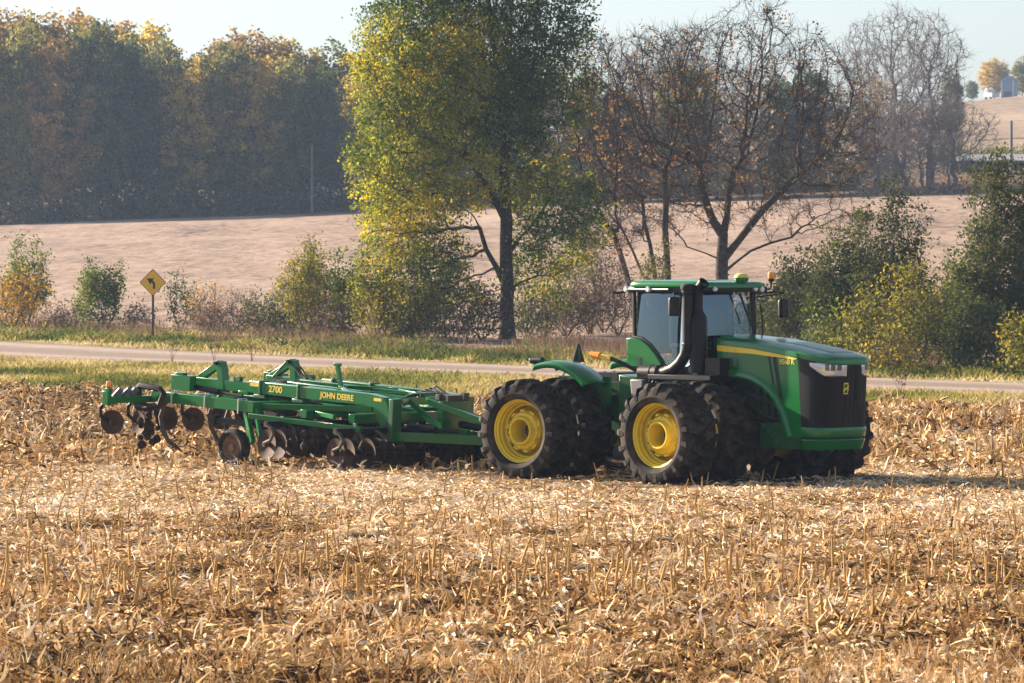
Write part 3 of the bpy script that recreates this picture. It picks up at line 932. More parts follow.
for sg in (-1, 1):
    y = sg * 1.1
    mb = imp("main_beam", lambda b: b.prism([(-7.22, 1.07), (-7.22, 1.33), (-3.72, 1.335), (-3.28, 1.29), (-3.17, 1.15), (-3.02, .47), (-3.24, .42), (-3.42, .80), (-3.58, 1.0), (-3.80, 1.085)], 'y', y - .11, y + .11))
    imp("gooseneck_cap", lambda b: b.box(-3.10, -2.98, y - .14, y + .14, .40, 1.28), M_greend, parent=mb)
    imp("beam_reflector", lambda b: b.box(-3.56, -3.34, y - .115, y - .11, 1.20, 1.265), M_yellow, 0, mb)
    imp("beam_reflector", lambda b: b.box(-7.18, -6.92, y - .115, y - .11, 1.22, 1.30), M_yellow, 0, mb)
    if sg < 0:
        T = Matrix.Rotation(R(90), 4, 'X')
        text_part("maker_lettering", "JOHN DEERE", .168, M_yellow, mb, Matrix.Translation((-4.62, y - .111, 1.20)) @ T, 1.0, .004)
        text_part("model_lettering", "2700", .19, M_yellow, mb, Matrix.Translation((-6.42, y - .111, 1.20)) @ T, 1.05, .005)
    imp("rear_beam", lambda b: (b.box(-8.9, -7.22, y - .09, y + .09, 1.06, 1.28), b.box(-7.5, -7.2, y - .15, y + .15, 1.02, 1.10)))
    def mast(b):
        b.beam((-8.92, y, 1.18), (-8.22, y, 1.60), .13, .15)
        b.prism([(-8.33, 1.60), (-8.22, 1.68), (-8.12, 1.64), (-8.05, 1.50), (-7.96, .98), (-8.16, .98), (-8.20, 1.42)], 'y', y - .1, y + .1)
    ms = imp("lift_mast", mast)
    imp("mast_pin", lambda b: b.tube([(-8.22, y - .17, 1.62), (-8.22, y + .17, 1.62)], .04, 10), M_blackg, 0, ms)
    imp("lift_cylinder", lambda b: (b.tube([(-8.85, y - .2, 1.08), (-8.0, y - .2, 1.02)], .065, 14), b.tube([(-8.0, y - .2, 1.02), (-7.3, y - .2, 1.0)], .035, 10)), M_blackg, 0)
    imp("fold_cylinder", lambda b: (b.tube([(-6.9, y + .25, 1.05), (-6.0, y + .25, .98)], .06, 12), b.tube([(-6.0, y + .25, .98), (-5.4, y + .25, .96)], .03, 10)), M_blackg, 0)
    # side rail and wing
    imp("side_rail", lambda b: b.box(-9.05, -5.98, sg * 2.2 - .1, sg * 2.2 + .1, .77, 1.0))
    imp("inner_rail", lambda b: b.box(-9.0, -3.9, sg * .55 - .08, sg * .55 + .08, .78, .96))
    imp("gang_bar", lambda b: b.beam((-5.95, sg * 2.42, .72), (-3.1, sg * 2.05, .66), .11, .11))
    imp("gang_arm", lambda b: (b.beam((-6.3, sg * 2.2, .85), (-5.9, sg * 2.35, .15), .1, .14), b.beam((-6.0, sg * 2.2, .85), (-5.65, sg * 2.35, .2), .08, .1)))
    imp("wing_box", lambda b: (b.box(-9.28, -8.70, sg * 1.4 - .10, sg * 1.4 + .10, .98, 1.31), b.box(-9.2, -8.95, sg * 1.4 - .07, sg * 1.4 + .07, 1.31, 1.36)))
    imp("box_reflector", lambda b: b.box(-9.288, -9.283, sg * 1.4 - .095, sg * 1.4 + .095, 1.0, 1.09), M_yellow, 0)
    imp("hinge_loop", lambda b: b.tube([(-9.28, sg * 2.45, .66), (-9.30, sg * 2.45, 1.02), (-9.2, sg * 2.45, 1.10), (-8.62, sg * 2.45, 1.06), (-8.5, sg * 2.45, .98), (-8.62, sg * 2.45, .70), (-9.0, sg * 2.45, .64), (-9.28, sg * 2.45, .66)], [.10, .095, .075, .07, .07, .08, .09, .10], 10), M_black, 0)
    # gauge wheel
    wx, wy = -6.47, sg * 2.32
    g = imp("gauge_wheel", lambda b: b.lathe([(.0, -.08), (.07, -.09), (.09, -.03), (.21, .0), (.26, -.09), (.27, .09), (.1, .06), (0, .06)], c=(wx, wy, .0), n=32), M_wrim, 0)
    imp("tyre", lambda b: b.lathe([(.255, -.10), (.33, -.118), (.39, -.09), (.405, -.03), (.405, .03), (.39, .09), (.33, .118), (.255, .10)], c=(wx, wy, 0), n=40, close=True), M_tyre, 0, g)
    imp("wheel_arm", lambda b: (b.beam((-7.25, sg * 2.12, .52), (-5.75, sg * 2.12, .50), .12, .12), b.beam((wx, wy - sg * .16, .5), (wx, wy - sg * .16, .0), .06, .08), b.box(-7.3, -7.18, sg * 2.12 - .1, sg * 2.12 + .1, .42, .62)), M_blackg)
    # transport wheels lifted between the beams
    tw = imp("transport_wheel", lambda b: b.lathe([(0, -.06), (.2, -.06), (.23, -.1), (.24, .1), (.2, .06), (0, .06)], c=(-7.0, sg * .45, .88), n=28), M_greend, 0)
    imp("tyre", lambda b: b.lathe([(.23, -.12), (.36, -.15), (.45, -.12), (.47, 0), (.45, .12), (.36, .15), (.23, .12)], c=(-7.0, sg * .45, .88), n=36, close=True), M_tyre, 0, tw)
    # front uprights and tongue
    imp("tongue_bar", lambda b: b.beam((-3.1, sg * 1.08, .50), (-.75, sg * .18, .57), .13, .20))
    imp("diagonal_brace", lambda b: b.beam((-5.6, sg * .1, 1.30), (-4.5, sg * 1.0, 1.28), .08, .08))
    imp("top_strap", lambda b: b.beam((-7.2, sg * .35, 1.30), (-3.3, sg * .55, 1.27), .10, .06))
for x, z0, z1, w in ((-6.1, .80, .99, 2.2), (-7.4, .78, .97, 2.2), (-4.9, .74, .92, 1.9), (-3.9, .70, .90, 1.5)):
    imp("cross_bar", lambda b: b.box(x - .09, x + .09, -w, w, z0, z1))
for sg in (-1, 1):
    y = sg * 1.1
    for x in (-6.88, -5.75):      # clamp plates with bolts on the frame
        imp("clamp_plate", lambda b: (b.box(x - .16, x + .16, y - .13, y + .13, .98, 1.06), b.box(x - .03, x + .03, y - .14, y + .14, 1.06, 1.36)), M_greend)
    for x in (-8.4, -7.4, -6.4):
        imp("u_bolt", lambda b: b.tube([(x, sg * 2.2 - .12, .72), (x, sg * 2.2 - .12, 1.03), (x, sg * 2.2 + .12, 1.03), (x, sg * 2.2 + .12, .72)], .018, 6), M_steel, 0)
    imp("side_brace", lambda b: (b.beam((-6.1, sg * 2.0, .90), (-3.6, sg * 1.2, 1.02), .09, .12), b.beam((-6.0, sg * 1.25, .88), (-4.0, sg * 1.9, .84), .08, .10)))
    imp("upper_brace", lambda b: b.beam((-7.9, sg * 1.0, 1.02), (-6.1, sg * .1, 1.12), .08, .10))
    imp("upper_brace", lambda b: b.beam((-5.2, sg * 1.0, 1.28), (-3.5, sg * .2, 1.30), .07, .07))
    imp("stop_block", lambda b: b.box(-7.75, -7.55, y - .05, y + .05, 1.28, 1.38), M_greend)
    imp("bearing_hanger", lambda b: [b.beam((x, sg * yy, .78), (x + .05, sg * yy, .24), .05, .10) for x, yy in ((-5.1, 2.3), (-5.0, 1.4), (-4.9, .5), (-3.3, 2.0), (-3.2, 1.2), (-3.1, .5))] and None, M_iron)
imp("rear_gang_bar", lambda b: (b.box(-9.2, -9.06, -3.5, 3.5, .74, .88), b.box(-9.22, -9.04, -3.56, -3.44, .70, 1.0)))
imp("front_cross_plate", lambda b: (b.box(-3.2, -3.06, -1.0, 1.0, .40, .58), b.box(-3.38, -3.26, -1.0, 1.0, 1.12, 1.27)))
imp("front_upright", lambda b: (b.box(-2.5, -2.36, -.4, .4, .55, 1.26), b.beam((-3.3, -.4, 1.2), (-2.45, -.35, .7), .09, .12), b.beam((-3.3, .4, 1.2), (-2.45, .35, .7), .09, .12)))
imp("levelling_bar", lambda b: b.beam((-2.78, -.42, 1.25), (-1.35, -.26, .93), .12, .13))
imp("hitch_cylinder", lambda b: (b.tube([(-2.95, -.75, .70), (-2.2, -.75, .70)], .075, 14), b.tube([(-2.2, -.75, .70), (-1.75, -.55, .70)], .04, 10), b.tube([(-2.2, 0, .80), (-1.1, 0, .74)], .08, 14)), M_blackg, 0)
imp("clevis", lambda b: (b.box(-.9, -.25, -.14, .14, .50, .62), b.box(-.5, -.15, -.1, .1, .42, .7)), M_iron)
def hoses(b):
    for k in range(6):
        y = -.5 + .17 * k
        b.tube([(-4.2, y, 1.0), (-3.2, y * .8, 1.36 + .03 * k), (-2.6, y * .6, 1.42 - .03 * k), (-2.3, y * .5, 1.05), (-1.4, y * .3, .95), (-.5, y * .2, .9), (.1, y * .1, 1.0)], .02, 6)
    for k in range(3):
        b.tube([(-8.7, 1.0 + .1 * k, 1.25), (-8.3, 1.0 + .1 * k, 1.62), (-8.05, 1.0 + .1 * k, 1.5), (-7.6, .9 + .1 * k, 1.2), (-6.0, .8, 1.1), (-4.2, .3, 1.0)], .018, 6)
imp("hydraulic_hoses", hoses, M_wire, 0)
imp("valve_block", lambda b: (b.box(-2.7, -2.4, -.2, .25, 1.25, 1.38), b.box(-2.62, -2.5, -.36, -.3, 1.28, 1.40), b.box(-2.6, -2.45, .35, .5, 1.22, 1.42)), M_iron)
imp("manual_holder", lambda b: b.box(-2.86, -2.84, -.32, -.02, 1.12, 1.25), mat("worn_white_decal", (.6, .6, .56), .5), 0)
imp("hose_post", lambda b: (b.beam((-5.72, -.1, 1.78), (-5.55, -.1, 1.20), .07, .10), b.box(-5.8, -5.62, -.14, -.06, 1.74, 1.80)))
imp("light_post", lambda b: (b.beam((-9.13, -3.44, .85), (-9.16, -3.44, 1.10), .05, .07), b.box(-9.2, -9.08, -3.5, -3.38, .98, 1.06)))
imp("marker_lens", lambda b: b.lathe([(0, 1.09), (.055, 1.09), (.06, 1.14), (.045, 1.20), (0, 1.21)], axis='z', c=(-9.16, -3.44, 0), n=14), M_amber, 0)
for k, y in enumerate((-3.22, -3.02, -2.78)):
    imp("cushion_spring", lambda b: b.tube([(-9.20, y, .84), (-9.05 + .05 * (k % 2), y + .05, 1.04)], [.085, .065], 12), M_spring, 0)

def disc_mb(b, c, ang, r=.28, dish=.05):
    """concave disc, axle turned by ang from the implement's side axis"""
    M = Matrix.Translation(c) @ Matrix.Rotation(ang, 4, 'Z')
    prof = [(0, -dish), (r * .35, -dish * .85), (r * .7, -dish * .4), (r, .03), (r * 1.0, .036), (r * .68, -dish * .3 + .012), (r * .3, -dish * .7 + .012), (0, -dish + .012)]
    b.lathe([(p, -q) for p, q in prof], n=28, M=M)
    b.lathe([(0, -.12), (.05, -.12), (.06, 0), (.06, .08), (0, .08)], n=12, M=M)
# rear closing discs on spring arms
for k in range(9):
    y = -3.22 + .86 * k * .93
    z = .33 + (k % 3) * .02
    d = imp("closing_disc", lambda b: disc_mb(b, (-9.22, y, z - (.04 if k == 1 else 0)), R(26 if k != 1 else -12), .26), M_rust, 0)
    imp("disc_arm", lambda b: b.tube([(-9.13, y - .10, .80), (-9.34, y - .12, .76), (-9.47, y - .13, .62), (-9.45, y - .13, .44), (-9.25, y - .10, .31), (-9.2, y, .31)], .04, 8), M_blackg, 0, d)
# ripper shanks
for k, (x, y) in enumerate(((-8.55, -2.2), (-8.55, -.75), (-8.55, .75), (-8.55, 2.2), (-7.3, -1.5), (-7.3, 0), (-7.3, 1.5), (-6.5, -.8), (-6.5, .8))):
    sh = imp("ripper_shank", lambda b: b.tube([(x + .05, y, .92), (x - .18, y, .72), (x - .28, y, .45), (x - .20, y, .18), (x, y, -.06), (x + .22, y, -.17)], [.045, .05, .05, .05, .045, .03], 8), M_iron, 0)
    imp("shank_point", lambda b: b.beam((x + .12, y, -.10), (x + .42, y, -.24), .09, .06, w1=.03, h1=.02), M_rust, 0, sh)
# dirt and trash packed round the gangs
def packed(b, pts, sz, seed):
    g = random.Random(seed)
    for c in pts:
        for _ in range(7):
            p = Vector(c) + Vector((g.gauss(0, .16), g.gauss(0, .16), g.gauss(0, .09)))
            r = sz * g.uniform(.5, 1.2)
            b.lathe([(0, -r), (r * .8, -r * .5), (r, .1 * r), (r * .6, r * .7), (0, r)], axis='z', c=p, n=6)
pk = imp("packed_soil", lambda b: packed(b, [(x, y, .28) for x in (-5.4, -4.4, -3.4) for y in (-2.1, -1.2, -.4, .5, 1.4, 2.2)] + [(-9.1, -2.3, .18), (-9.15, -2.36, .0), (-9.12, -2.3, .4)], .11, 4), mat("packed_soil", (.035, .024, .017), .95, spec=.1), 0, smooth=False)
pk["kind"] = "stuff"
# front disc gangs, two on each side of the frame
for sg in (-1, 1):
    for x0, x1, y0, y1, n in ((-5.15, -4.85, 2.75, .2, 9), (-3.35, -3.0, 2.55, .2, 9), (-5.95, -5.75, 1.9, .2, 6)):
        ang = math.atan2(x0 - x1, y0 - y1) * -sg
        gb = imp("disc_gang_axle", lambda b: (b.tube([(x0, sg * y0, .20), (x1, sg * y1, .20)], .045, 10), b.beam((x0, sg * y0, .62), (x1, sg * y1, .62), .12, .12)), M_blackg, 0)
        for k in range(n):
            f = (k + .3) / n
            x, y = x0 + (x1 - x0) * f, sg * (y0 + (y1 - y0) * f)
            imp("gang_disc", lambda b: disc_mb(b, (x, y, .20 - .02 * (x + 5)), ang, .31, .06), M_rust, 0, gb)
            if k % 2 == 0:
                imp("spring_standard", lambda b: b.tube([(x + .02, y - .12, .62), (x + .20, y - .12, .56), (x + .26, y - .12, .44), (x + .18, y - .12, .30), (x, y - .12, .22)], .038, 8), M_iron, 0, gb)

# ------------------------------------------------------------------ vegetation tools
def unit(v): return v / np.maximum(np.linalg.norm(v, axis=-1, keepdims=True), 1e-9)

def in_ellipsoids(ells, n, g, hollow=0.0):
    """random points in a union of ellipsoids (cx, cy, cz, rx, ry, rz[, weight])"""
    vol = np.array([e[3] * e[4] * e[5] * (e[6] if len(e) > 6 else 1) for e in ells])
    k = g.choice(len(ells), n, p=vol / vol.sum())
    d = unit(g.normal(size=(n, 3)))
    r = (hollow ** 3 + (1 - hollow ** 3) * g.random(n)) ** (1 / 3)
    E_ = np.array([e[:6] for e in ells])[k]
    return E_[:, :3] + d * r[:, None] * E_[:, 3:6]

def colonize(attr, seeds, step, di, dk, iters, g, jit=.25, up=0.0):
    """space colonization; seeds = list of (point, parent index). Returns nodes, parents"""
    nodes = [np.array(p, float) for p, _ in seeds]; par = [q for _, q in seeds]
    A = attr.copy()
    near = np.zeros(len(A), int); dist = np.full(len(A), 1e9)
    def upd(lo, hi):
        P = np.array(nodes[lo:hi])
        for c in range(0, len(P), 256):
            Q = P[c:c + 256]
            dd = np.linalg.norm(A[:, None] - Q[None], axis=2)
            j = dd.argmin(1); m = dd[np.arange(len(A)), j]
            b = m < dist
            dist[b] = m[b]; near[b] = lo + c + j[b]
    upd(0, len(nodes))
    for it in range(iters):
        if not len(A): break
        act = dist < di
        if not act.any(): break
        ids = near[act]
        N = np.array(nodes)
        v = unit(A[act] - N[ids])
        uq, inv = np.unique(ids, return_inverse=True)
        S = np.zeros((len(uq), 3)); np.add.at(S, inv, v)
        d = unit(unit(S) + g.normal(size=S.shape) * jit + np.array([0, 0, up]))
        new = N[uq] + d * step
        lo = len(nodes)
        for p, q in zip(new, uq):
            if q < lo:
                nodes.append(p); par.append(int(q))
        upd(lo, len(nodes))
        keep = dist > dk
        # drop attractors that keep feeding the same spot
        A = A[keep]; near = near[keep]; dist = dist[keep]
    return np.array(nodes), np.array(par)

def radii(par, tip, p=2.3):
    n = len(par); a = np.zeros(n); ch = np.zeros(n, int)
    for i in range(n - 1, -1, -1):
        if ch[i] == 0: a[i] = tip ** p
        if par[i] >= 0: a[par[i]] += a[i]; ch[par[i]] += 1
    return a ** (1 / p), ch

def tubes(p0, p1, r0, r1, k):
    d = unit(p1 - p0)
    ref = np.where(np.abs(d[:, 2:3]) > .9, np.array([[1., 0, 0]]), np.array([[0, 0, 1.]]))
    u = unit(np.cross(d, ref)); w = np.cross(d, u)
    t = np.arange(k) * 2 * np.pi / k
    ring = u[:, None] * np.cos(t)[None, :, None] + w[:, None] * np.sin(t)[None, :, None]
    p1 = p1 + d * (r1 * .35)[:, None]
    v = np.concatenate((p0[:, None] + ring * r0[:, None, None], p1[:, None] + ring * r1[:, None, None]), 1)
    n = len(p0)
    b = (np.arange(n) * 2 * k)[:, None]
    i = np.arange(k)
    q = np.stack([b + i, b + (i + 1) % k, b + k + (i + 1) % k, b + k + i], -1).reshape(-1, 4)
    return v.reshape(-1, 3), q

def wood_mesh(name, segs, m):
    """segs: p0, p1, r0, r1; thick ones get more sides"""
    p0, p1, r0, r1 = segs
    V, Q, off = [], [], 0
    for lo, hi, k in ((.09, 99, 9), (.03, .09, 6), (0, .03, 3)):
        s = (r0 >= lo) & (r0 < hi)
        if s.any():
            v, q = tubes(p0[s], p1[s], r0[s], r1[s], k)
            V.append(v); Q.append(q + off); off += len(v)
    return np_mesh(name, np.concatenate(V), quads=np.concatenate(Q), smooth=True, mats=[m])

def tree_segs(nodes, par, rad, ch, g, twigs=3, tl=.5, tr=.008, thin=.03, flare=1.5, droop=0.0):
    i = np.arange(len(par)); i = i[par >= 0]
    r1 = rad[i]; r0 = np.minimum(rad[par[i]], r1 * 1.35 + .002)
    main = np.zeros(len(i), bool)
    p0 = nodes[par[i]]; p1 = nodes[i]
    # flare at the base
    z = p0[:, 2]; fl = 1 + (flare - 1) * np.exp(-np.maximum(z, 0) / .35) * (r0 > .12)
    r0 = r0 * fl
    t = np.where(rad < thin)[0]
    P0, P1, R0, R1 = [p0], [p1], [r0], [r1]
    if twigs and len(t):
        s = np.repeat(t, twigs)
        base = nodes[s] + (nodes[np.maximum(par[s], 0)] - nodes[s]) * g.random((len(s), 1))
        dr = unit(unit(nodes[s] - nodes[np.maximum(par[s], 0)]) * .8 + g.normal(size=(len(s), 3)) * .75 + np.array([0, 0, .15 - droop]))
        L = tl * g.uniform(.4, 1.2, (len(s), 1))
        mid = base + dr * L * .5
        end = mid + unit(dr + g.normal(size=dr.shape) * .35 - np.array([0, 0, droop])) * L * .5
        rr = np.full(len(s), tr)
        P0 += [base, mid]; P1 += [mid, end]; R0 += [rr, rr * .8]; R1 += [rr * .8, rr * .4]
        tips = end
    else:
        tips = nodes[t]
    return (np.concatenate(P0), np.concatenate(P1), np.concatenate(R0), np.concatenate(R1)), tips

def leaves(c, size, g, aspect=.55, tint=None, up=.3):
    """diamond leaf faces at the points c"""
    n = len(c)
    nrm = unit(g.normal(size=(n, 3)) + np.array([0, 0, up]))
    a = unit(np.cross(nrm, g.normal(size=(n, 3)))); b = np.cross(nrm, a)
    L = (size * g.uniform(.6, 1.3, n))[:, None]
    v = np.stack([c - a * L * .5, c + b * L * aspect * .5 - a * L * .08, c + a * L * .5, c - b * L * aspect * .5 - a * L * .08], 1).reshape(-1, 3)
    q = np.arange(n * 4).reshape(-1, 4)
    return v, q

def n3(p, s, seed=0):
    return vnoise(p[:, 0] * s + p[:, 1] * s * .7 + 50, p[:, 2] * s + p[:, 1] * s * .5 + 50, seed)

M_bark = mat("dark_bark", (.022, .017, .014), .95, spec=.15, noise=((.085, .066, .05), 6, .35, .75))
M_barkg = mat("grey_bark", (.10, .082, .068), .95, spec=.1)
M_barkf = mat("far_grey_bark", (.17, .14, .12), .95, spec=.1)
M_locust = leaf_mat("locust_leaf", [(0, (.045, .08, .016)), (.32, (.13, .175, .026)), (.55, (.31, .305, .028)), (.8, (.60, .46, .025)), (1, (.72, .50, .04))], .5)
M_oak = leaf_mat("dry_oak_leaf", [(0, (.07, .04, .02)), (.4, (.18, .10, .04)), (.8, (.36, .19, .045)), (1, (.46, .29, .06))], .4)
M_bushg = leaf_mat("green_bush_leaf", [(0, (.035, .06, .016)), (.45, (.09, .14, .028)), (.8, (.22, .24, .04)), (1, (.42, .35, .04))], .45)
M_bushy = leaf_mat("yellowing_bush_leaf", [(0, (.06, .075, .02)), (.4, (.17, .17, .03)), (.8, (.34, .27, .03)), (1, (.50, .33, .03))], .45)
M_bushd = leaf_mat("dark_bush_leaf", [(0, (.022, .034, .013)), (.5, (.06, .075, .024)), (.85, (.12, .13, .035)), (1, (.26, .23, .04))], .42)
M_busho = leaf_mat("orange_bush_leaf", [(0, (.12, .10, .02)), (.35, (.40, .24, .02)), (.8, (.60, .33, .02)), (1, (.65, .42, .03))], .45)
M_brush = leaf_mat("brown_brush_leaf", [(0, (.07, .045, .03)), (.5, (.17, .11, .07)), (1, (.30, .21, .13))], .3)
M_forest = {
    "olive": leaf_mat("olive_wood_leaf", [(0, (0.063, 0.081, 0.031)), (.5, (0.168, 0.182, 0.049)), (1, (0.364, 0.322, 0.070))], .45, obj_random=.5),
    "golden": leaf_mat("golden_wood_leaf", [(0, (0.182, 0.154, 0.042)), (.5, (0.476, 0.350, 0.070)), (1, (0.728, 0.504, 0.098))], .45, obj_random=.5),
    "russet": leaf_mat("russet_wood_leaf", [(0, (0.140, 0.105, 0.042)), (.5, (0.336, 0.224, 0.070)), (1, (0.560, 0.336, 0.084))], .45, obj_random=.5),
    "faded": leaf_mat("faded_wood_leaf", [(0, (0.140, 0.112, 0.070)), (.5, (0.280, 0.224, 0.140)), (1, (0.448, 0.336, 0.168))], .4, obj_random=.4),
    "green": leaf_mat("green_wood_leaf", [(0, (0.049, 0.073, 0.028)), (.5, (0.105, 0.140, 0.042)), (1, (0.224, 0.238, 0.056))], .45, obj_random=.5),
}

def plant(name, base, label, cat, ells, seeds, m_wood, m_leaf=None, seed=1, attr=800, step=.35, di=3.0, dk=.5, iters=90, tip=.010, pw=2.3,
          twigs=3, tl=.5, tr=.008, thin=.03, per=12, spread=.3, lsize=.14, lprob=1.0, tfun=None, hollow=0.0, group=None, up=.0, jit=.25, aspect=.55, droop=0.0, crown_name="crown", flare=1.5, rz=0.0):
    g = np.random.default_rng(seed)
    A = in_ellipsoids(ells, attr, g, hollow)
    A = A[A[:, 2] > .1]
    nodes, par = colonize(A, seeds, step, di, dk, iters, g, jit, up)
    rad, ch = radii(par, tip, pw)
    segs, tips = tree_segs(nodes, par, rad, ch, g, twigs, tl, tr, thin, flare, droop)
    o = empty(name, base, rz, label, cat, group)
    link("trunk", wood_mesh("trunk", segs, m_wood), o)
    if m_leaf is not None and per:
        # leaves come in clumps: whole twigs are bare or leafy
        keep = tips[g.random(len(tips)) < lprob]
        c = np.repeat(keep, per, 0)
        c = c + g.normal(size=c.shape) * spread * np.array([1, 1, .8]) - np.array([0, 0, droop * spread])
        c = c[c[:, 2] > .03]
        t = (tfun(c, g) if tfun else np.clip(.45 + .5 * (n3(c, .6, seed) - .5) + g.normal(size=len(c)) * .17, 0, 1))
        v, q = leaves(c, np.full(len(c), lsize), g, aspect)
        link(crown_name, np_mesh(crown_name, v, quads=q, tint=np.clip(t, 0, 1), mats=[m_leaf]), o)
    return o

def stem(pts): return [(p, i - 1) for i, p in enumerate(pts)]

# ------------------------------------------------------------------ the big trees beyond the road
b0 = wp(507, 232)
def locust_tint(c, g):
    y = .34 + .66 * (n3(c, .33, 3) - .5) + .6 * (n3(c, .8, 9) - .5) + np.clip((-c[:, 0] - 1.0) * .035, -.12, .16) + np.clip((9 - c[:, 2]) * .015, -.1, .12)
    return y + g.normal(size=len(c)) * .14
plant("locust_tree", b0, "tall leafy tree with green and yellow foliage and a dark trunk beyond the road", "tree",
      [(-2.6, 0, 12.6, 4.5, 4.3, 4.6), (-4.1, 0, 7.8, 3.3, 3.3, 4.0), (-4.3, -.5, 3.4, 2.6, 2.3, 3.1, 1.5), (-3.4, -.8, 1.9, 2.4, 1.8, 1.7, 1.5), (1.0, 0, 13.4, 3.3, 3.6, 5.2, .28), (2.3, 0, 5.6, 2.3, 2.2, 2.7, 1.0), (1.9, .6, 2.9, 2.2, 1.6, 1.5, .5), (-1.7, 0, 17.0, 4.4, 4, 3.0, .55), (.2, 0, 8.5, 2.5, 3, 2.5, .5)],
      stem([(0, 0, -.2), (.02, 0, .5), (0, 0, 1.0), (-.03, 0, 1.6), (.02, 0, 2.2), (.0, 0, 2.9), (-.05, 0, 3.6), (-.05, 0, 4.4), (-.02, 0, 5.4), (-.1, 0, 6.5), (-.12, 0, 7.7), (.0, 0, 9.0), (.05, 0, 10.3)]) + [((.4, 0, 4.4), 6), ((.95, 0, 5.0), 13), ((1.6, .1, 5.8), 14), ((2.1, .1, 6.8), 15), ((-.5, .1, 3.3), 4), ((-.95, .1, 4.1), 17), ((-1.25, .1, 5.1), 18), ((-.45, -.2, 6.2), 8), ((-1.0, -.3, 7.1), 20), ((-1.7, -.3, 8.2), 21), ((.6, .2, 2.6), 4), ((1.4, .3, 2.9), 23)],
      M_bark, M_locust, seed=11, attr=4600, step=.36, di=4.5, dk=.50, iters=100, tip=.014, pw=2.15, twigs=3, tl=.75, tr=.010, per=19, spread=.21, lsize=.165, lprob=.82, tfun=locust_tint, droop=.25, jit=.2)

def oak_tint(c, g): return np.clip(.45 + .8 * (n3(c, .5, 4) - .5) + g.normal(size=len(c)) * .2, 0, 1)
b1 = wp(722, 262)
plant("oak_tree", b1, "nearly bare spreading tree with a few orange leaves, standing behind the cab roof", "tree",
      [(.9, 0, 9.9, 7.6, 6.0, 5.8), (2.2, 0, 13.2, 3.6, 3.5, 3.2, .35), (5.8, 0, 9.0, 2.4, 2.6, 2.6, 1.0), (-4.6, 0, 8.6, 2.4, 2.6, 2.6, .8), (5.6, 0, 5.0, 2.8, 2.5, 1.2, .6), (-3.6, 0, 4.6, 2.2, 2.2, 1.0, .5)],
      stem([(0, 0, -.3), (0, 0, .7), (.03, 0, 1.4), (-.02, 0, 2.1), (0, 0, 2.8), (.02, 0, 3.5), (.05, 0, 4.1)]) + [((-.45, 0, 4.8), 6), ((-.8, .1, 5.7), 7), ((-1.1, .2, 6.7), 8), ((-1.2, .2, 7.8), 9), ((.25, -.1, 5.1), 6), ((.35, -.2, 6.3), 11), ((.6, -.2, 7.5), 12), ((.6, 0, 3.5), 4), ((1.3, 0, 4.4), 14), ((2.0, 0, 5.3), 15), ((2.8, 0, 6.1), 16), ((3.6, 0, 6.9), 17), ((.7, .2, 2.7), 3), ((1.5, .3, 3.3), 19), ((2.5, .4, 3.7), 20), ((3.6, .4, 4.0), 21), ((-.9, .2, 3.2), 4), ((-1.8, .2, 3.5), 23)],
      M_bark, M_oak, seed=22, attr=4300, step=.38, di=3.5, dk=.52, iters=100, tip=.013, pw=2.12, twigs=5, tl=.75, tr=.009, per=7, spread=.2, lsize=.16, lprob=.035, tfun=oak_tint, hollow=.35, jit=.14, aspect=.8)
b2 = wp(662, 256)
plant("oak_tree", b2, "slender two-stemmed bare tree with vine on its stem, between the leafy tree and spreading tree", "tree",
      [(-.9, 0, 10.2, 3.9, 3.6, 5.0), (-1.6, 0, 6.0, 3.6, 3, 2.2, .7)],
      stem([(-.25, 0, -.3), (-.28, 0, .8), (-.30, 0, 1.6), (-.38, 0, 2.6), (-.6, 0, 3.8), (-.9, 0, 5.0), (-1.0, 0, 6.2)]) + [((.25, 0, 1.0), 1), ((.30, 0, 2.0), 7), ((.25, 0, 3.2), 8), ((.15, 0, 4.6), 9), ((.2, 0, 6.0), 10), ((.1, .1, 7.5), 11), ((-1.0, .3, 2.4), 2), ((-1.5, .4, 3.6), 13), ((-2.1, .4, 4.8), 14)],
      M_bark, M_oak, seed=33, attr=1800, step=.34, di=3.2, dk=.48, iters=90, tip=.013, pw=2.2, twigs=5, tl=.75, tr=.009, per=5, spread=.2, lsize=.16, lprob=.035, tfun=oak_tint, hollow=.3, jit=.15, aspect=.8)
b3 = wp(641, 252)
plant("oak_tree", b3, "small bare tree leaning left with orange leaf tufts, right of the big leafy tree", "tree",
      [(-2.3, 0, 7.8, 2.4, 2.2, 3.4), (-2.6, 0, 12.0, 2.6, 2.0, 2.6, .8), (-1.7, 0, 4.5, 2.2, 2.0, 1.3, .7)],
      stem([(0, 0, -.2), (-.2, 0, .7), (-.45, 0, 1.5), (-.7, 0, 2.4), (-1.0, 0, 3.4), (-1.4, 0, 4.6)]), M_bark, M_oak, seed=44, attr=1300, step=.33, di=3.2, dk=.46, iters=80,
      tip=.013, pw=2.25, twigs=5, tl=.7, tr=.009, per=5, spread=.2, lsize=.16, lprob=.06, tfun=oak_tint, jit=.26, aspect=.8)

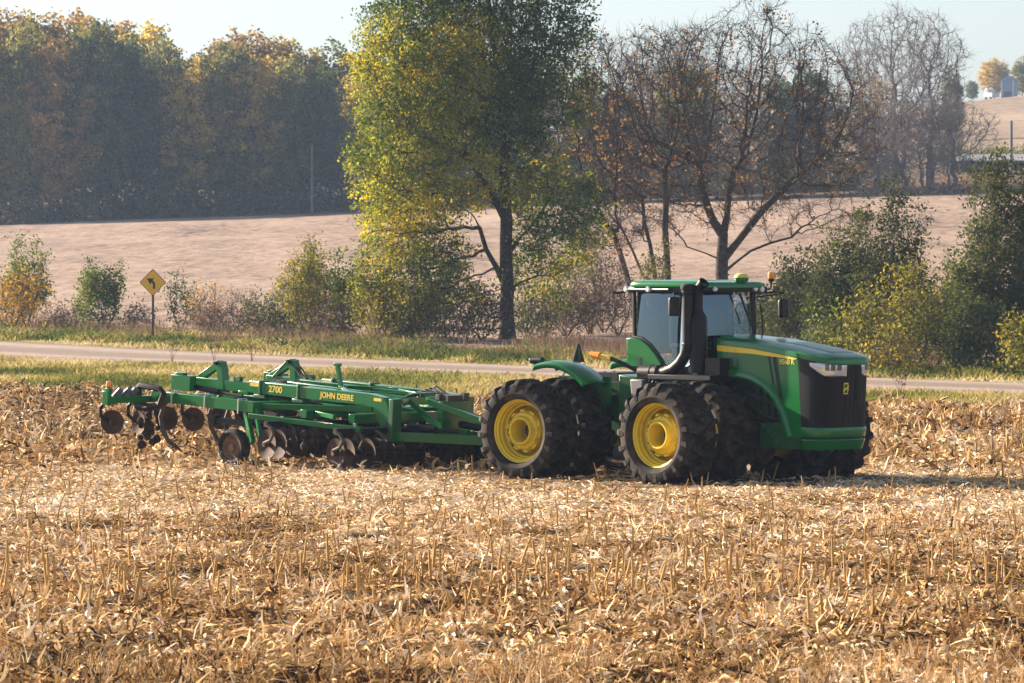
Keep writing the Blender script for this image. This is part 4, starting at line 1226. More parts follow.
# ------------------------------------------------------------------ shrubs along the road
def shrub(u, D, w, h, label, m_leaf, seed, per=9, lsize=.16, lprob=.9, n=420, stems=5, m_wood=M_barkg, low=.25, name="roadside_shrub", cat="shrub", tfun=None, spread=.16, tl=.45, top=None, twigs=3, aspect=.5):
    g = np.random.default_rng(seed)
    seeds = [((0, 0, -.1), -1)]
    for k in range(stems):
        a = 2 * math.pi * k / stems + g.uniform(0, 1)
        r = w * .10
        seeds.append(((r * math.cos(a), r * math.sin(a), h * .12), 0))
        seeds.append(((r * 2 * math.cos(a), r * 2 * math.sin(a), h * .25), len(seeds) - 1))
    ells = [(g.uniform(-.06, .06) * w, 0, h * (.42 + low * .3), w * .40, w * .38, h * (.42 - low * .25), .8)]
    for _ in range(7):
        ex = g.uniform(-.46, .46) * w
        ells.append((ex, g.uniform(-.3, .3) * w, h * (g.uniform(.35, .9) - .35 * abs(ex) / w), w * g.uniform(.07, .15), w * .12, h * g.uniform(.10, .22), 3.0))
    for _ in range(3):
        ells.append((g.uniform(-.3, .3) * w, g.uniform(-.2, .2) * w, h * g.uniform(.82, .98), w * .05, w * .05, h * .14, 6.0))
    if top: ells += top
    return plant(name, wp(u, D), label, cat, ells, seeds, m_wood, m_leaf, seed=seed, attr=n, step=.22, di=max(w, h), dk=.28, iters=60, tip=.009, pw=2.3, twigs=twigs, tl=tl, tr=.007, per=per,
                 spread=spread, lsize=lsize, lprob=lprob, thin=.05, jit=.3, aspect=aspect, tfun=tfun, group="shrubs along the gravel road", flare=1)

shrub(12, 247, 3.4, 3.0, "orange and yellow leaved shrub at the left end of the roadside", M_busho, 101, per=4, lsize=.17, n=420, lprob=.6, tl=.7, spread=.2)
shrub(26, 256, 2.4, 4.2, "dark green upright shrub behind the orange one", M_bushg, 102, per=8)
shrub(104, 248, 2.9, 3.3, "rounded green shrub left of the yellow road sign", M_bushg, 103, per=8, n=480, low=.5)
shrub(181, 246, 2.0, 3.0, "thin green shrub just right of the road sign", M_bushg, 104, per=4, lprob=.7, n=300)
shrub(206, 243, 2.4, 2.7, "sparse shrub with yellow leaf streaks above brown weeds", M_busho, 105, per=3, lprob=.35, n=300)
shrub(224, 237, 3.6, 2.0, "low mound of brown leafless brush right of the yellow-streaked shrub", M_brush, 106, per=4, lsize=.12, lprob=.7, n=700, low=0, cat="brush", tl=.6)
shrub(262, 240, 2.6, 2.1, "low green and tan shrub beside the brown brush mound", M_bushg, 107, per=4, lprob=.6, n=400)
shrub(306, 236, 3.3, 4.6, "tall loose yellow-green shrub left of the big leafy tree", M_bushy, 108, per=6, n=520, lprob=.75)
shrub(318, 239, 2.0, 3.9, "deep green shrub inside the tall yellow-green one", M_bushg, 109, per=8)
shrub(346, 237, 1.9, 3.6, "narrow dark green shrub close to the big leafy tree", M_bushg, 110, per=10, n=380)
shrub(374, 231, 2.6, 3.7, "yellow shrub under the left side of the big leafy tree", M_bushy, 111, per=6, n=460, lprob=.7)
shrub(415, 229, 3.0, 2.6, "olive bush at the left foot of the big leafy tree", M_bushy, 112, per=6, n=500, low=0, lprob=.75)
shrub(452, 228, 2.2, 1.7, "low twiggy bush left of the dark trunk", M_brush, 113, per=2, lprob=.5, n=420, low=0, cat="brush")
shrub(545, 234, 2.6, 3.2, "twiggy leafless bush right of the dark trunk", M_brush, 114, per=1, lprob=.4, n=520, low=0, cat="brush", tl=.6)
shrub(590, 238, 3.0, 4.6, "tall leafless bush behind the slow-vehicle triangle", M_brush, 115, per=1, lprob=.35, n=620, low=0, cat="brush", tl=.7)
shrub(618, 236, 2.4, 3.3, "leafless bush behind the rear of the cab", M_brush, 116, per=1, lprob=.4, n=460, low=0, cat="brush", tl=.6)
shrub(655, 250, 1.6, 4.0, "yellow-green vine bush wrapped round the slender tree's stem", M_bushy, 117, per=6, n=300)
shrub(770, 226, 3.0, 2.2, "small yellow shrub behind the hood", M_bushy, 118, per=6, n=420, low=0)
shrub(806, 214, 3.6, 4.2, "dark bushy shrub just above the nose of the hood", M_bushd, 119, per=9, spread=.2, lsize=.17, tl=.6, n=620)
shrub(846, 206, 3.8, 5.2, "dark broad shrub behind the bright yellow ones", M_bushd, 120, per=9, spread=.2, lsize=.17, tl=.6, n=800, low=0)
shrub(890, 204, 3.4, 6.4, "tall dark green spiky shrub in the middle of the right thicket", M_bushd, 121, per=9, spread=.2, lsize=.17, tl=.6, n=800, low=0, top=[(.1, 0, 6.0, .4, .4, 1.3, 2), (-1.2, 0, 5.2, .35, .3, 1.0, 2), (1.2, 0, 5.4, .3, .3, .9, 2)])
shrub(868, 190, 2.4, 3.1, "bright yellow-green sapling shrub beside the tractor's nose", M_bushy, 122, per=5, spread=.2, tl=.6, n=460, lsize=.15)
shrub(915, 192, 3.4, 4.0, "wide yellow-green shrub at the edge of the road", M_bushy, 123, per=5, spread=.2, tl=.6, n=700, low=.1, lsize=.15)
shrub(950, 196, 2.6, 4.4, "olive shrub between the wide yellow one and the tall dark tree", M_bushg, 124, per=8, n=520, low=.1)
shrub(1002, 196, 4.2, 7.6, "tallest dark conical bush at the right end of the thicket", M_bushd, 125, per=9, spread=.2, lsize=.17, tl=.6, n=1000, low=0, top=[(-.1, 0, 7.0, .5, .5, 1.6, 2.5), (.9, 0, 5.8, .5, .4, 1.0, 2)])
shrub(975, 188, 2.6, 2.8, "dark low bush at the foot of the tallest dark bush", M_bushd, 126, per=9, spread=.2, lsize=.17, tl=.6, n=480, low=0)
shrub(1032, 184, 2.6, 2.6, "yellow leaved bush cut by the right picture edge", M_bushy, 127, per=6, n=420, low=0)
shrub(1045, 200, 3.6, 6.5, "dark tall bush cut by the right picture edge", M_bushd, 128, per=9, spread=.2, lsize=.17, tl=.6, n=700, low=0)

for args in ((62, 249, 2.2, 1.3, "low tan brush between the orange shrub and the rounded green one", M_brush, 131),
             (136, 247, 1.8, 1.1, "low tan brush at the foot of the road sign, left side", M_brush, 132),
             (285, 240, 2.6, 1.9, "low olive brush just left of the tall yellow-green shrub", M_bushg, 133),
             (335, 234, 2.4, 1.6, "low brown brush under the narrow dark green shrub", M_brush, 134),
             (396, 230, 2.8, 2.2, "dense yellow-green brush beneath the big leafy tree's hanging branches", M_bushy, 135),
             (482, 231, 2.6, 2.3, "tangled tan brush hugging the dark trunk's left side", M_brush, 136),
             (527, 233, 2.4, 2.0, "tangled olive brush hugging the dark trunk's right side", M_bushg, 137),
             (566, 236, 3.2, 2.6, "loose brown brush between the dark trunk and warning triangle", M_brush, 138),
             (604, 240, 3.0, 3.4, "loose grey-brown thicket left of the cab", M_brush, 139),
             (742, 222, 2.8, 2.6, "olive brush behind the windscreen's right edge", M_bushg, 140),
             (832, 196, 2.6, 2.4, "olive brush directly behind the hood's nose", M_bushg, 141),
             (888, 188, 2.0, 1.7, "short yellow brush at the road edge beside the bright sapling shrub", M_bushy, 142)):
    shrub(*args, per=4, lprob=.7, n=480, low=0, tl=.65, spread=.22, cat="brush")

# ------------------------------------------------------------------ the far wood
def archetype(name, kind, seed, H=20.0, wide=.21, n=480, per=18, lsize=.42, spread=.36, cb=.12, bare=False):
    g = np.random.default_rng(seed)
    w = H * wide
    ells = [(0, 0, H * (.5 + cb / 2), w, w, H * (.5 - cb / 2))] + [(g.uniform(-.6, .6) * w, g.uniform(-.6, .6) * w, H * g.uniform(.5, .92), w * .45, w * .45, H * .10, 1.2) for _ in range(6)]
    seeds = stem([(0, 0, -.5), (g.normal() * .1, 0, H * .07), (g.normal() * .2, 0, H * .14), (g.normal() * .3, 0, H * .21), (g.normal() * .3, 0, H * .28)])
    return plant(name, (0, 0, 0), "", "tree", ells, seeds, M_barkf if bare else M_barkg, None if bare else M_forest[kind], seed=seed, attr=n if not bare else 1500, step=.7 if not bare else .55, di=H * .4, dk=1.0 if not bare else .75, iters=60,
                 tip=.022, pw=2.2, twigs=3 if not bare else 4, tl=1.1, tr=.016, per=per, spread=spread, lsize=lsize, thin=.08, jit=.25, lprob=.72, aspect=.7, up=.1 if bare else 0)
kinds = ["olive", "golden", "russet", "green", "olive", "golden", "faded"]
arch_t = [archetype("wood_tree", k, 300 + i, per=18 if k != "faded" else 6, wide=.20 + .03 * (i % 3), cb=.05 + .06 * (i % 2)) for i, k in enumerate(kinds)]
bare_t = [archetype("bare_tree", "", 340 + i, H=20, wide=(.19, .24)[i], bare=True, cb=.22) for i in range(2)]
used = set()
def put(proto, u, D, h, label, group=None, rz=None, sxy=1.0, name=None):
    o = proto if proto.name not in used else copy_tree(proto)
    used.add(proto.name)
    p = wp(u, D); o.location = p
    s = h / 20.0
    o.scale = (s * sxy, s * sxy, s)
    o.rotation_euler.z = random.uniform(0, 6.28) if rz is None else rz
    o["label"] = label
    if group: o["group"] = group
    return o
TOPV = [(-80, 12), (0, 8), (60, 10), (130, 12), (160, 28), (185, 46), (205, 38), (245, 24), (300, 36), (350, 42), (450, 30), (600, 52), (650, 62), (700, 48), (760, 66), (820, 60), (870, 62), (905, 105), (960, 128)]
def top_h(u, D, extra=0):
    v = np.interp(u, [p[0] for p in TOPV], [p[1] for p in TOPV]) + extra
    zt = CAM_H + (252 - v) * D / FPX
    return zt - wp(u, D).z
ORD = "first second third fourth fifth sixth seventh eighth ninth tenth eleventh twelfth thirteenth fourteenth fifteenth sixteenth seventeenth eighteenth nineteenth twentieth".split()
desc = {"olive": "olive", "golden": "golden yellow", "russet": "russet brown", "green": "dull green", "faded": "faded tan"}
u = -70; k = 0
order = [1, 0, 2, 4, 3, 0, 5, 4, 1, 0, 3, 5, 2, 4, 0, 2, 1, 3, 5, 2, 4, 1]
while u < 372:
    a = order[k % len(order)]
    D = 562 + random.uniform(-3, 4)
    put(arch_t[a], u, D, top_h(u, D, random.uniform(2, 40)), f"{desc[kinds[a]]} tree, {ORD[k]} from the left in the far wood front row" if u > -18 else f"{desc[kinds[a]]} tree of the far wood beyond the left picture edge", "front row of the far wood", sxy=random.uniform(.8, 1.08))
    k += u > -18; u += random.uniform(26, 36)
u = -80; k = 0
while u < 380:
    a = random.choice([0, 1, 1, 2, 5, 4])
    put(arch_t[a], u, 580 + random.uniform(-4, 6), top_h(u, 580, random.uniform(-4, 12)), f"{desc[kinds[a]]} treetop behind the far wood front row, {ORD[k]} from the left" if u > -18 else f"{desc[kinds[a]]} tree deep in the far wood beyond the left picture edge", "second row of the far wood", sxy=1.15)
    k += u > -18; u += random.uniform(32, 42)
u = 392; k = 0
while u < 900:
    a = random.choice([3, 0, 4, 3, 6, 6])
    D = 548 - (u - 392) * .03 + random.uniform(-3, 4)
    put(arch_t[a], u, D, top_h(u, D, random.uniform(5, 30)), f"hazy {desc[kinds[a]]} tree behind the nearer bare trees, {ORD[k]} from their left", "far trees behind the bare trees", sxy=random.uniform(.9, 1.15))
    u += random.uniform(27, 36); k += 1
put(bare_t[0], 928, 540, 19.5, "tall bare tree with upswept limbs against the sky at the right", sxy=1.25, rz=.4)
put(bare_t[1], 897, 548, 20.5, "tall bare tree left of the upswept bare one", sxy=1.1, rz=1.0)
put(bare_t[0], 862, 556, 19.0, "pale bare tree above the spreading tree's right side", rz=2.5, sxy=.9)
put(bare_t[1], 690, 566, 19.5, "pale bare treetop showing between the slender and spreading trees", rz=3.5, sxy=.8)
put(bare_t[0], 640, 566, 18.5, "pale bare treetop over the slender two-stemmed tree", rz=5, sxy=.8)
put(bare_t[1], 300, 610, 17.6, "faint bare treetop behind the far wood near the pole", rz=5, sxy=.8)
put(bare_t[0], 190, 620, 18.0, "faint bare treetop in the dip of the far wood", rz=1.5, sxy=.9)
for i, (uu, hh, lb) in enumerate(((878, 9.5, "left end of the bare thicket"), (905, 10.5, "middle of the bare thicket"), (932, 11, "tallest bush of the bare thicket"), (955, 10, "right end of the bare thicket"), (893, 7, "front left of the bare thicket"), (922, 7, "front middle of the bare thicket"), (948, 6.5, "front right of the bare thicket"))):
    put(bare_t[i % 2], uu, 530 - (i > 3) * 6, hh, f"mauve-brown leafless bush at the {lb} below the bare trees", "leafless thicket at the field's end", sxy=1.9)
put(arch_t[0], 952, 700, 10.5, "hazy green tree behind the bare tree's right limbs", sxy=.8)
put(arch_t[5], 994, 1012, 8.4, "round yellow tree beside the hilltop shed", sxy=1.5)
put(arch_t[0], 1022, 1016, 8.0, "hazy yellow-green tree at the hilltop's right end", sxy=1.5)
put(arch_t[3], 972, 1030, 4.5, "low hazy tree on the hilltop left of the white truck", sxy=1.6)

# ------------------------------------------------------------------ road sign, poles, far buildings
M_signy = mat("sign_yellow", (.80, .42, .008), .45, coat=.2)
M_signk = mat("sign_black", (.012, .012, .014), .5)
M_post = mat("weathered_post", (.09, .065, .05), .9)
M_pole = mat("pale_weathered_pole", (.22, .20, .185), .9)
p = wp(153, 232)
SG = empty("road_sign", p, R(-6), "yellow diamond curve-warning sign with black left-bending arrow on a brown post", "sign")
def part(name, fn, m, parent, bevel=0, **k):
    b = MB(); fn(b); return b.build(name, m, parent, bevel=bevel, **k)
part("post", lambda b: b.box(-.05, .05, -.03, .03, -.2, 2.95), M_post, SG)
def dia(r, rc=.06):
    out = []
    for a in range(4):
        t = math.pi / 2 * a
        c = Vector((math.cos(t), math.sin(t))) * (r - rc * 1.4)
        for q in (-.78, -.4, 0, .4, .78): out.append((c.x + rc * math.cos(t + q), c.y + rc * math.sin(t + q) + 2.68))
    return out
pl = part("sign_panel", lambda b: b.prism(dia(.62), 'y', -.055, -.04), M_signk, SG)
part("sign_face", lambda b: b.prism(dia(.585), 'y', -.060, -.0565), M_signy, pl)
def arrow(b):
    cx, cz = -.10, 2.52
    pts_o, pts_i = [(.115, 2.38), (.115, 2.56)], [(.005, 2.38), (.005, 2.56)]
    for t in np.linspace(0, 1.05, 8):
        pts_o.append((-.135 + .25 * math.cos(t), 2.56 + .25 * math.sin(t)))
        pts_i.append((-.135 + .14 * math.cos(t), 2.56 + .14 * math.sin(t)))
    b.prism(pts_o + pts_i[::-1], 'y', -.064, -.0605)
    b.prism([(-.27, 2.86), (.055, 2.865), (-.12, 2.575)], 'y', -.0645, -.061)
part("arrow_symbol", arrow, M_signk, pl)

def pole(u, D, h, r, label):
    o = MB().tube([(0, 0, -.5), (0, 0, h)], [r, r * .8], 10).build("utility_pole", M_pole)
    o.location = wp(u, D); return tag(o, label, "pole")
pole(1011, 560, 7.0, .20, "pale wooden pole standing beside the low shed near the right edge")
pole(312, 553, 7.4, .10, "thin pale pole in front of the dark far wood")
pole(170, 480 + 70, 3.6, .08, "short pale stake at the foot of the far wood") if False else None

M_tin = mat("pale_tin_roof", (.27, .26, .25), .6, noise=((.18, .17, .16), .6, .4, .7))
M_bluetin = mat("blue_grey_siding", (.16, .24, .36), .5)
M_white = mat("white_painted_metal", (.48, .48, .47), .5)
M_boards = mat("old_boards", (.13, .09, .07), .9)
p = wp(985, 606)
SH = empty("low_shed", p, R(4), "low open shed with pale tin roof and posts in the brush below the hill", "shed")
part("roof", lambda b: b.prism([(-2.4, 1.15), (2.4, 2.0), (2.4, 2.15), (-2.4, 1.3)], 'x', -3.6, 6.5), M_tin, SH)
for x in (-3.3, -1.6, -.1, 1.7, 3.6, 5.8):
    part("post", lambda b: b.box(x - .13, x + .13, -2.1, -1.9, -.3, 1.2), M_post, SH)
part("back_wall", lambda b: b.box(-3.4, 6.3, 1.7, 1.85, -.3, 1.4), M_boards, SH)
part("feed_trough", lambda b: b.box(.4, 3.2, -1.2, -.6, .2, .65), M_tin, SH, .03)
p = wp(1007, 1004)
BN = empty("hill_shed", p, R(-15), "tall blue-grey shed with white corner boards on the hilltop", "shed")
part("wall", lambda b: b.box(-1.25, 1.25, 0, 5, -.5, 3.6), M_bluetin, BN)
part("roof", lambda b: b.prism([(-1.5, 3.55), (1.5, 3.55), (0, 4.4)], 'y', -.25, 5.3), M_bluetin, BN)
for x in (-1.27, 1.02): part("corner_board", lambda b: b.box(x, x + .26, -.06, -.003, -.5, 3.5), M_white, BN)
part("shed_door", lambda b: b.box(-.75, .75, -.05, -.004, -.4, 1.3), M_boards, BN)
p = wp(988, 1000)
VN = empty("parked_truck", p, R(-68), "small white truck parked on the hilltop beside the blue-grey shed", "truck")
part("body", lambda b: (b.prism([(-.2, .5), (3.2, .5), (3.2, 1.3), (1.3, 1.35), (1.15, 2.1), (.2, 2.2), (-.2, 1.4)], 'y', -.85, .85),), M_white, VN, .06)
part("windscreen", lambda b: b.box(.3, 1.05, -.87, -.853, 1.45, 2.0), M_signk, VN)
for x in (.5, 2.5):
    part("wheel", lambda b: b.lathe([(0, -.9), (.36, -.9), (.38, -.85), (.38, -.7), (0, -.68)], c=(x, 0, .36), n=16), M_tyre, VN)

# ------------------------------------------------------------------ grasses and ground cover
M_grass = leaf_mat("verge_grass_blade", [(0, (.06, .08, .02)), (.35, (.15, .16, .035)), (.6, (.30, .25, .07)), (.85, (.44, .34, .15)), (1, (.52, .42, .24))], .35)
M_weed = leaf_mat("weed_leaf", [(0, (.04, .07, .02)), (.5, (.09, .14, .03)), (.8, (.19, .19, .05)), (1, (.34, .25, .10))], .35)

def blades(x, y, h, w, g, tint, name, label, m, lean=.5):
    n = len(x); z = terrain(x, y) - .02
    a = g.uniform(0, 2 * np.pi, n)
    lx = g.normal(size=n) * lean * h; ly = g.normal(size=n) * lean * h
    c, s = np.cos(a) * w / 2, np.sin(a) * w / 2
    v = np.stack([np.stack([x - c, y - s, z], -1), np.stack([x + c, y + s, z], -1),
                  np.stack([x + c * .6 + lx * .4, y + s * .6 + ly * .4, z + h * .6], -1), np.stack([x - c * .6 + lx * .4, y - s * .6 + ly * .4, z + h * .6], -1),
                  np.stack([x + lx, y + ly, z + h], -1)], 1).reshape(-1, 3)
    b = (np.arange(n) * 5)[:, None]
    q = b + np.array([0, 1, 2, 3]); t = b + np.array([3, 2, 4])
    o = link(name, np_mesh(name, v, quads=q, tris=t, tint=np.clip(np.concatenate([tint, tint]), 0, 1), mats=[m]))
    return tag(o, label, "grass", kind="stuff")

def scatter(n, y0, y1, g, half=.122):
    """points spread evenly over the wedge of ground the view takes in"""
    y = np.sqrt(g.uniform(y0 ** 2, y1 ** 2, n)); x = g.uniform(-half, half, n) * y
    return x, y
g = np.random.default_rng(5)
x, y = scatter(150000, 132, 235, g)
rd = road_dist(x, y)
k = (rd < -5.0) & (y > corn_edge(x) - 2.5 * g.random(len(x)) ** 2 * 2)
x, y, rd = x[k], y[k], rd[k]
t = .60 + 1.0 * (vnoise(x * .22, y * .10, 21) - .5) + .4 * (vnoise(x * .9, y * .6, 22) - .5) + g.normal(size=len(x)) * .13 + np.clip((rd + 9) * .04, -.1, .25)
h = g.uniform(.06, .22, len(x)) * (.6 + .9 * vnoise(x * .5, y * .4, 23))
blades(x, y, h, g.uniform(.04, .10, len(x)), g, t, "near_verge_grass", "short yellow-green grass between the cornfield and the gravel road", M_grass, .7)
x, y = scatter(210000, 165, 262, g)
rd = road_dist(x, y)
k = (rd > 4.6) & (rd < 15.0 + 2 * np.sin(x * .8))
x, y, rd = x[k], y[k], rd[k]
t = .34 + 1.0 * (vnoise(x * .30, y * .2, 31) - .5) + .4 * (vnoise(x * 1.2, y * .8, 32) - .5) + g.normal(size=len(x)) * .14 + .45 * (rd < 6.0) + np.clip((rd - 11) * .05, 0, .3)
h = g.uniform(.10, .42, len(x)) * (.35 + 1.1 * vnoise(x * .6, y * .5, 33)) * np.clip((rd - 4) / 2.5, .35, 1)
blades(x, y, h, g.uniform(.06, .13, len(x)), g, t, "far_verge_grass", "rank green and tan grass along the far side of the gravel road", M_grass, .6)
x, y = scatter(120000, 165, 268, g)
rd = road_dist(x, y)
k = (rd > 9.5) & (rd < 19 + 2 * np.sin(x * .5)) & (vnoise(x * .5, y * .3, 35) > .38)
x, y, rd = x[k], y[k], rd[k]
blades(x, y, g.uniform(.25, .95, len(x)) * (.3 + vnoise(x * .8, y * .4, 36)), g.uniform(.02, .05, len(x)), g, np.clip(.25 + .5 * vnoise(x * .3, y * .2, 37) + g.normal(size=len(x)) * .15, 0, 1), "dry_brush_grass", "tall dead tan grass and stems between the roadside shrubs", M_brush, .3)
# leafy weeds in low mounds
cx, cy = scatter(900, 166, 255, g); rd = road_dist(cx, cy); k = (rd > 6.5) & (rd < 13.5); cx, cy = cx[k], cy[k]
m_ = 130
px = np.repeat(cx, m_) + g.normal(size=len(cx) * m_) * .42; py = np.repeat(cy, m_) + g.normal(size=len(cx) * m_) * .35
pz = terrain(px, py) + np.abs(g.normal(size=len(px))) * np.repeat(g.uniform(.08, .30, len(cx)), m_)
v, q = leaves(np.stack([px, py, pz], -1), np.full(len(px), .13), g, .7, up=.8)
tt = np.repeat(np.clip(g.normal(.42, .22, len(cx)), 0, 1), m_) + g.normal(size=len(px)) * .12
tag(link("roadside_weeds", np_mesh("roadside_weeds", v, quads=q, tint=np.clip(tt, 0, 1), mats=[M_weed])), "green leafy weeds in low mounds under the roadside shrubs", "weeds", kind="stuff")
# undergrowth at the foot of the far wood, brush at the field's end
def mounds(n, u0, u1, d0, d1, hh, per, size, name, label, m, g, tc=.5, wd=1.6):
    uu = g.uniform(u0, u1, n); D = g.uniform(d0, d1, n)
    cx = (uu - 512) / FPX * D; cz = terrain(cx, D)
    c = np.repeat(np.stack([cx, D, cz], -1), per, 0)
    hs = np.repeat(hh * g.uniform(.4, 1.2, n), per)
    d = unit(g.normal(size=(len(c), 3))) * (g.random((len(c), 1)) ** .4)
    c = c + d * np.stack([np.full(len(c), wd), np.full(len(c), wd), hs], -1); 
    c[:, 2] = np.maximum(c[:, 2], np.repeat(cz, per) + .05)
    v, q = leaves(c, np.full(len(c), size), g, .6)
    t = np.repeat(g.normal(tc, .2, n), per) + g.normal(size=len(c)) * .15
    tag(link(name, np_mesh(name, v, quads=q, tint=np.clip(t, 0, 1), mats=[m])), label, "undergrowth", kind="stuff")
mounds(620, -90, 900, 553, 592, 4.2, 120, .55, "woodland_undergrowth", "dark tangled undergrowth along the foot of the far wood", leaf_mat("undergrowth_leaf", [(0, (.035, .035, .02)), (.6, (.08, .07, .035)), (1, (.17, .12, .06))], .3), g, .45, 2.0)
mounds(230, 860, 1060, 520, 585, 1.2, 110, .36, "tan_field_brush", "tan dry brush between the far field and the low shed", M_brush, g, .75, 1.6)
mounds(60, 945, 1060, 628, 645, 1.3, 90, .4, "green_field_brush", "green and brown brush at the foot of the hill field", M_weed, g, .75, 1.4)

# ------------------------------------------------------------------ the cornfield: residue, stubs, clods
M_res = leaf_mat("corn_residue_leaf", [(0, (.04, .022, .011)), (.22, (.18, .095, .034)), (.45, (.48, .295, .120)), (.72, (.70, .500, .270)), (1, (.85, .735, .57))], .12)
M_stalk = mat("corn_stalk", (.50, .31, .10), .8, spec=.2, noise=((.24, .13, .045), 7, .4, .75))
M_clod = mat("soil_clod", (.055, .036, .024), .95, spec=.1, noise=((.12, .08, .05), 6, .4, .7))

def strips(x, y, L, w, e, curl, z0, tint, g):
    """curled leaf strips lying at random angles"""
    n = len(x)
    z = terrain(x, y) + field_relief(x, y) + z0
    a = g.uniform(0, 2 * np.pi, n)
    ce, se = np.cos(e), np.sin(e)
    d = np.stack([np.cos(a) * ce, np.sin(a) * ce, se], -1)
    s = np.stack([-np.sin(a), np.cos(a), np.zeros(n)], -1)
    nn = np.cross(d, s) * -1
    r = g.normal(size=n) * .8
    sd = s * np.cos(r)[:, None] + nn * np.sin(r)[:, None]
    up = np.cross(d, sd); up *= np.sign(up[:, 2:3] + 1e-6)
    c = np.stack([x, y, z + np.abs(se) * L * .5], -1)
    pts = [c - d * (L * .5)[:, None], c + up * (curl * L)[:, None] + sd * (g.normal(size=n) * .12 * L)[:, None], c + d * (L * .5)[:, None]]
    hw = [w * .32, w * .5, w * .12]
    v = np.stack([p + sd * (k * q)[:, None] for p, q in zip(pts, hw) for k in (-1, 1)], 1).reshape(-1, 3)
    b = (np.arange(n) * 6)[:, None]
    q = np.concatenate([b + np.array([0, 1, 3, 2]), b + np.array([2, 3, 5, 4])], 1).reshape(-1, 4)
    return v, q, np.repeat(tint, 2)

def residue(n, y0, y1, Lr, wr, esd, steep, zmax, tc, name, label, keepf=None, half=.118, thin=.14):
    g = np.random.default_rng(int(y0 * 10))
    x, y = scatter(n, y0, y1, g, half)
    if keepf is not None:
        k = keepf(x, y, g); x, y = x[k], y[k]
    k = g.random(len(x)) < np.clip(vnoise(x * .9, y * 1.25, 1) * 2.6 - .45, thin, 1); x, y = x[k], y[k]
    n = len(x)
    e = np.abs(g.normal(size=n)) * esd * np.sign(g.normal(size=n))
    st = g.random(n) < steep
    e[st] = g.uniform(.5, 1.35, st.sum())
    L = g.uniform(*Lr, n); w = g.uniform(*wr, n)
    t = tc + .35 * (vnoise(x * .5, y * .25, 41) - .5) + .3 * (vnoise(x * 2.2, y * 1.2, 42) - .5) + g.normal(size=n) * .26
    clump = np.clip(vnoise(x * 1.4, y * .8, 43) * 1.6 - .5, 0, 1)
    z0 = g.random(n) ** 1.5 * zmax * (.35 + clump)
    v, q, tt = strips(x, y, L, w, e, np.abs(g.normal(size=n)) * .12, z0, t, g)
    o = link(name, np_mesh(name, v, quads=q, tint=np.clip(tt, 0, 1), mats=[M_res]))
    tag(o, label, "residue", kind="stuff")
def near_wheels(x, y, g):
    m = np.zeros(len(x), bool)
    for wx, wy, r in ((3.1, 98.6, 2.0), (3.9, 99.0, 2.0), (.3, 101.2, 2.0), (1.0, 101.6, 2.0), (5.6, 101.0, 1.8), (6.3, 101.6, 1.8)):
        m |= np.hypot((x - wx) / 1.2, y - wy) < r
    return ~(m & (g.random(len(x)) < .88))
def mid_keep(x, y, g): return near_wheels(x, y, g) & (g.random(len(x)) < np.clip((121 - y) / 16, 0, 1)) & (g.random(len(x)) < np.clip((y - 80) / 8, 0.1, 1))
def edge_keep(x, y, g): return y < corn_edge(x) - .3
def back_keep(x, y, g):
    pl = np.clip((x * -1 - 3) / 6, 0, 1) * np.clip((y - 112) / 10, 0, 1)       # bare tilled soil behind the implement
    return (y < corn_edge(x)) & (g.random(len(x)) > pl * .45) & (g.random(len(x)) < np.clip((y - 102) / 14, .02, 1)) & near_wheels(x, y, g)
residue(190000, 47, 66, (.07, .38), (.014, .050), .17, .05, .10, .50, "foreground_corn_residue", "golden dry corn leaves and husks littering the nearest ground")
residue(190000, 64, 86, (.07, .36), (.012, .038), .11, .03, .06, .54, "near_corn_residue", "dry corn leaves lying among the standing stalk stubs")
residue(290000, 80, 121, (.07, .34), (.012, .034), .05, .006, .02, .68, "flattened_corn_residue", "pale flattened corn straw in front of the tractor", mid_keep, thin=.45)
residue(150000, 102, 172, (.12, .42), (.03, .085), .26, .15, .20, .47, "rough_corn_residue", "rough tan corn trash on the ground behind the tractor", back_keep)

# dark clods of tilled soil
g = np.random.default_rng(77)
x, y = scatter(9000, 108, 168, g)
k = (y < corn_edge(x) - .5) & (g.random(len(x)) < np.clip((2 - x) / 8, .10, 1) * np.clip((y - 110) / 16, 0, 1))
x, y = x[k], y[k]
ico_v = np.array([(0, 0, 1), (.9, 0, .3), (.28, .85, .3), (-.72, .53, .3), (-.72, -.53, .3), (.28, -.85, .3), (0, 0, -.6)])
ico_f = [(0, 1, 2), (0, 2, 3), (0, 3, 4), (0, 4, 5), (0, 5, 1), (6, 2, 1), (6, 3, 2), (6, 4, 3), (6, 5, 4), (6, 1, 5)]
n = len(x); sz = g.uniform(.05, .22, n)
v = ico_v[None] * sz[:, None, None] * g.uniform(.6, 1.3, (n, 7, 3)) * np.array([1.3, 1, .8]) + np.stack([x, y, terrain(x, y) + sz * .25], -1)[:, None]
f = (np.arange(n) * 7)[:, None, None] + np.array(ico_f)[None]
tag(link("soil_clods", np_mesh("soil_clods", v.reshape(-1, 3), tris=f.reshape(-1, 3), mats=[M_clod])), "dark clods of freshly turned soil behind the implement", "soil", kind="stuff")

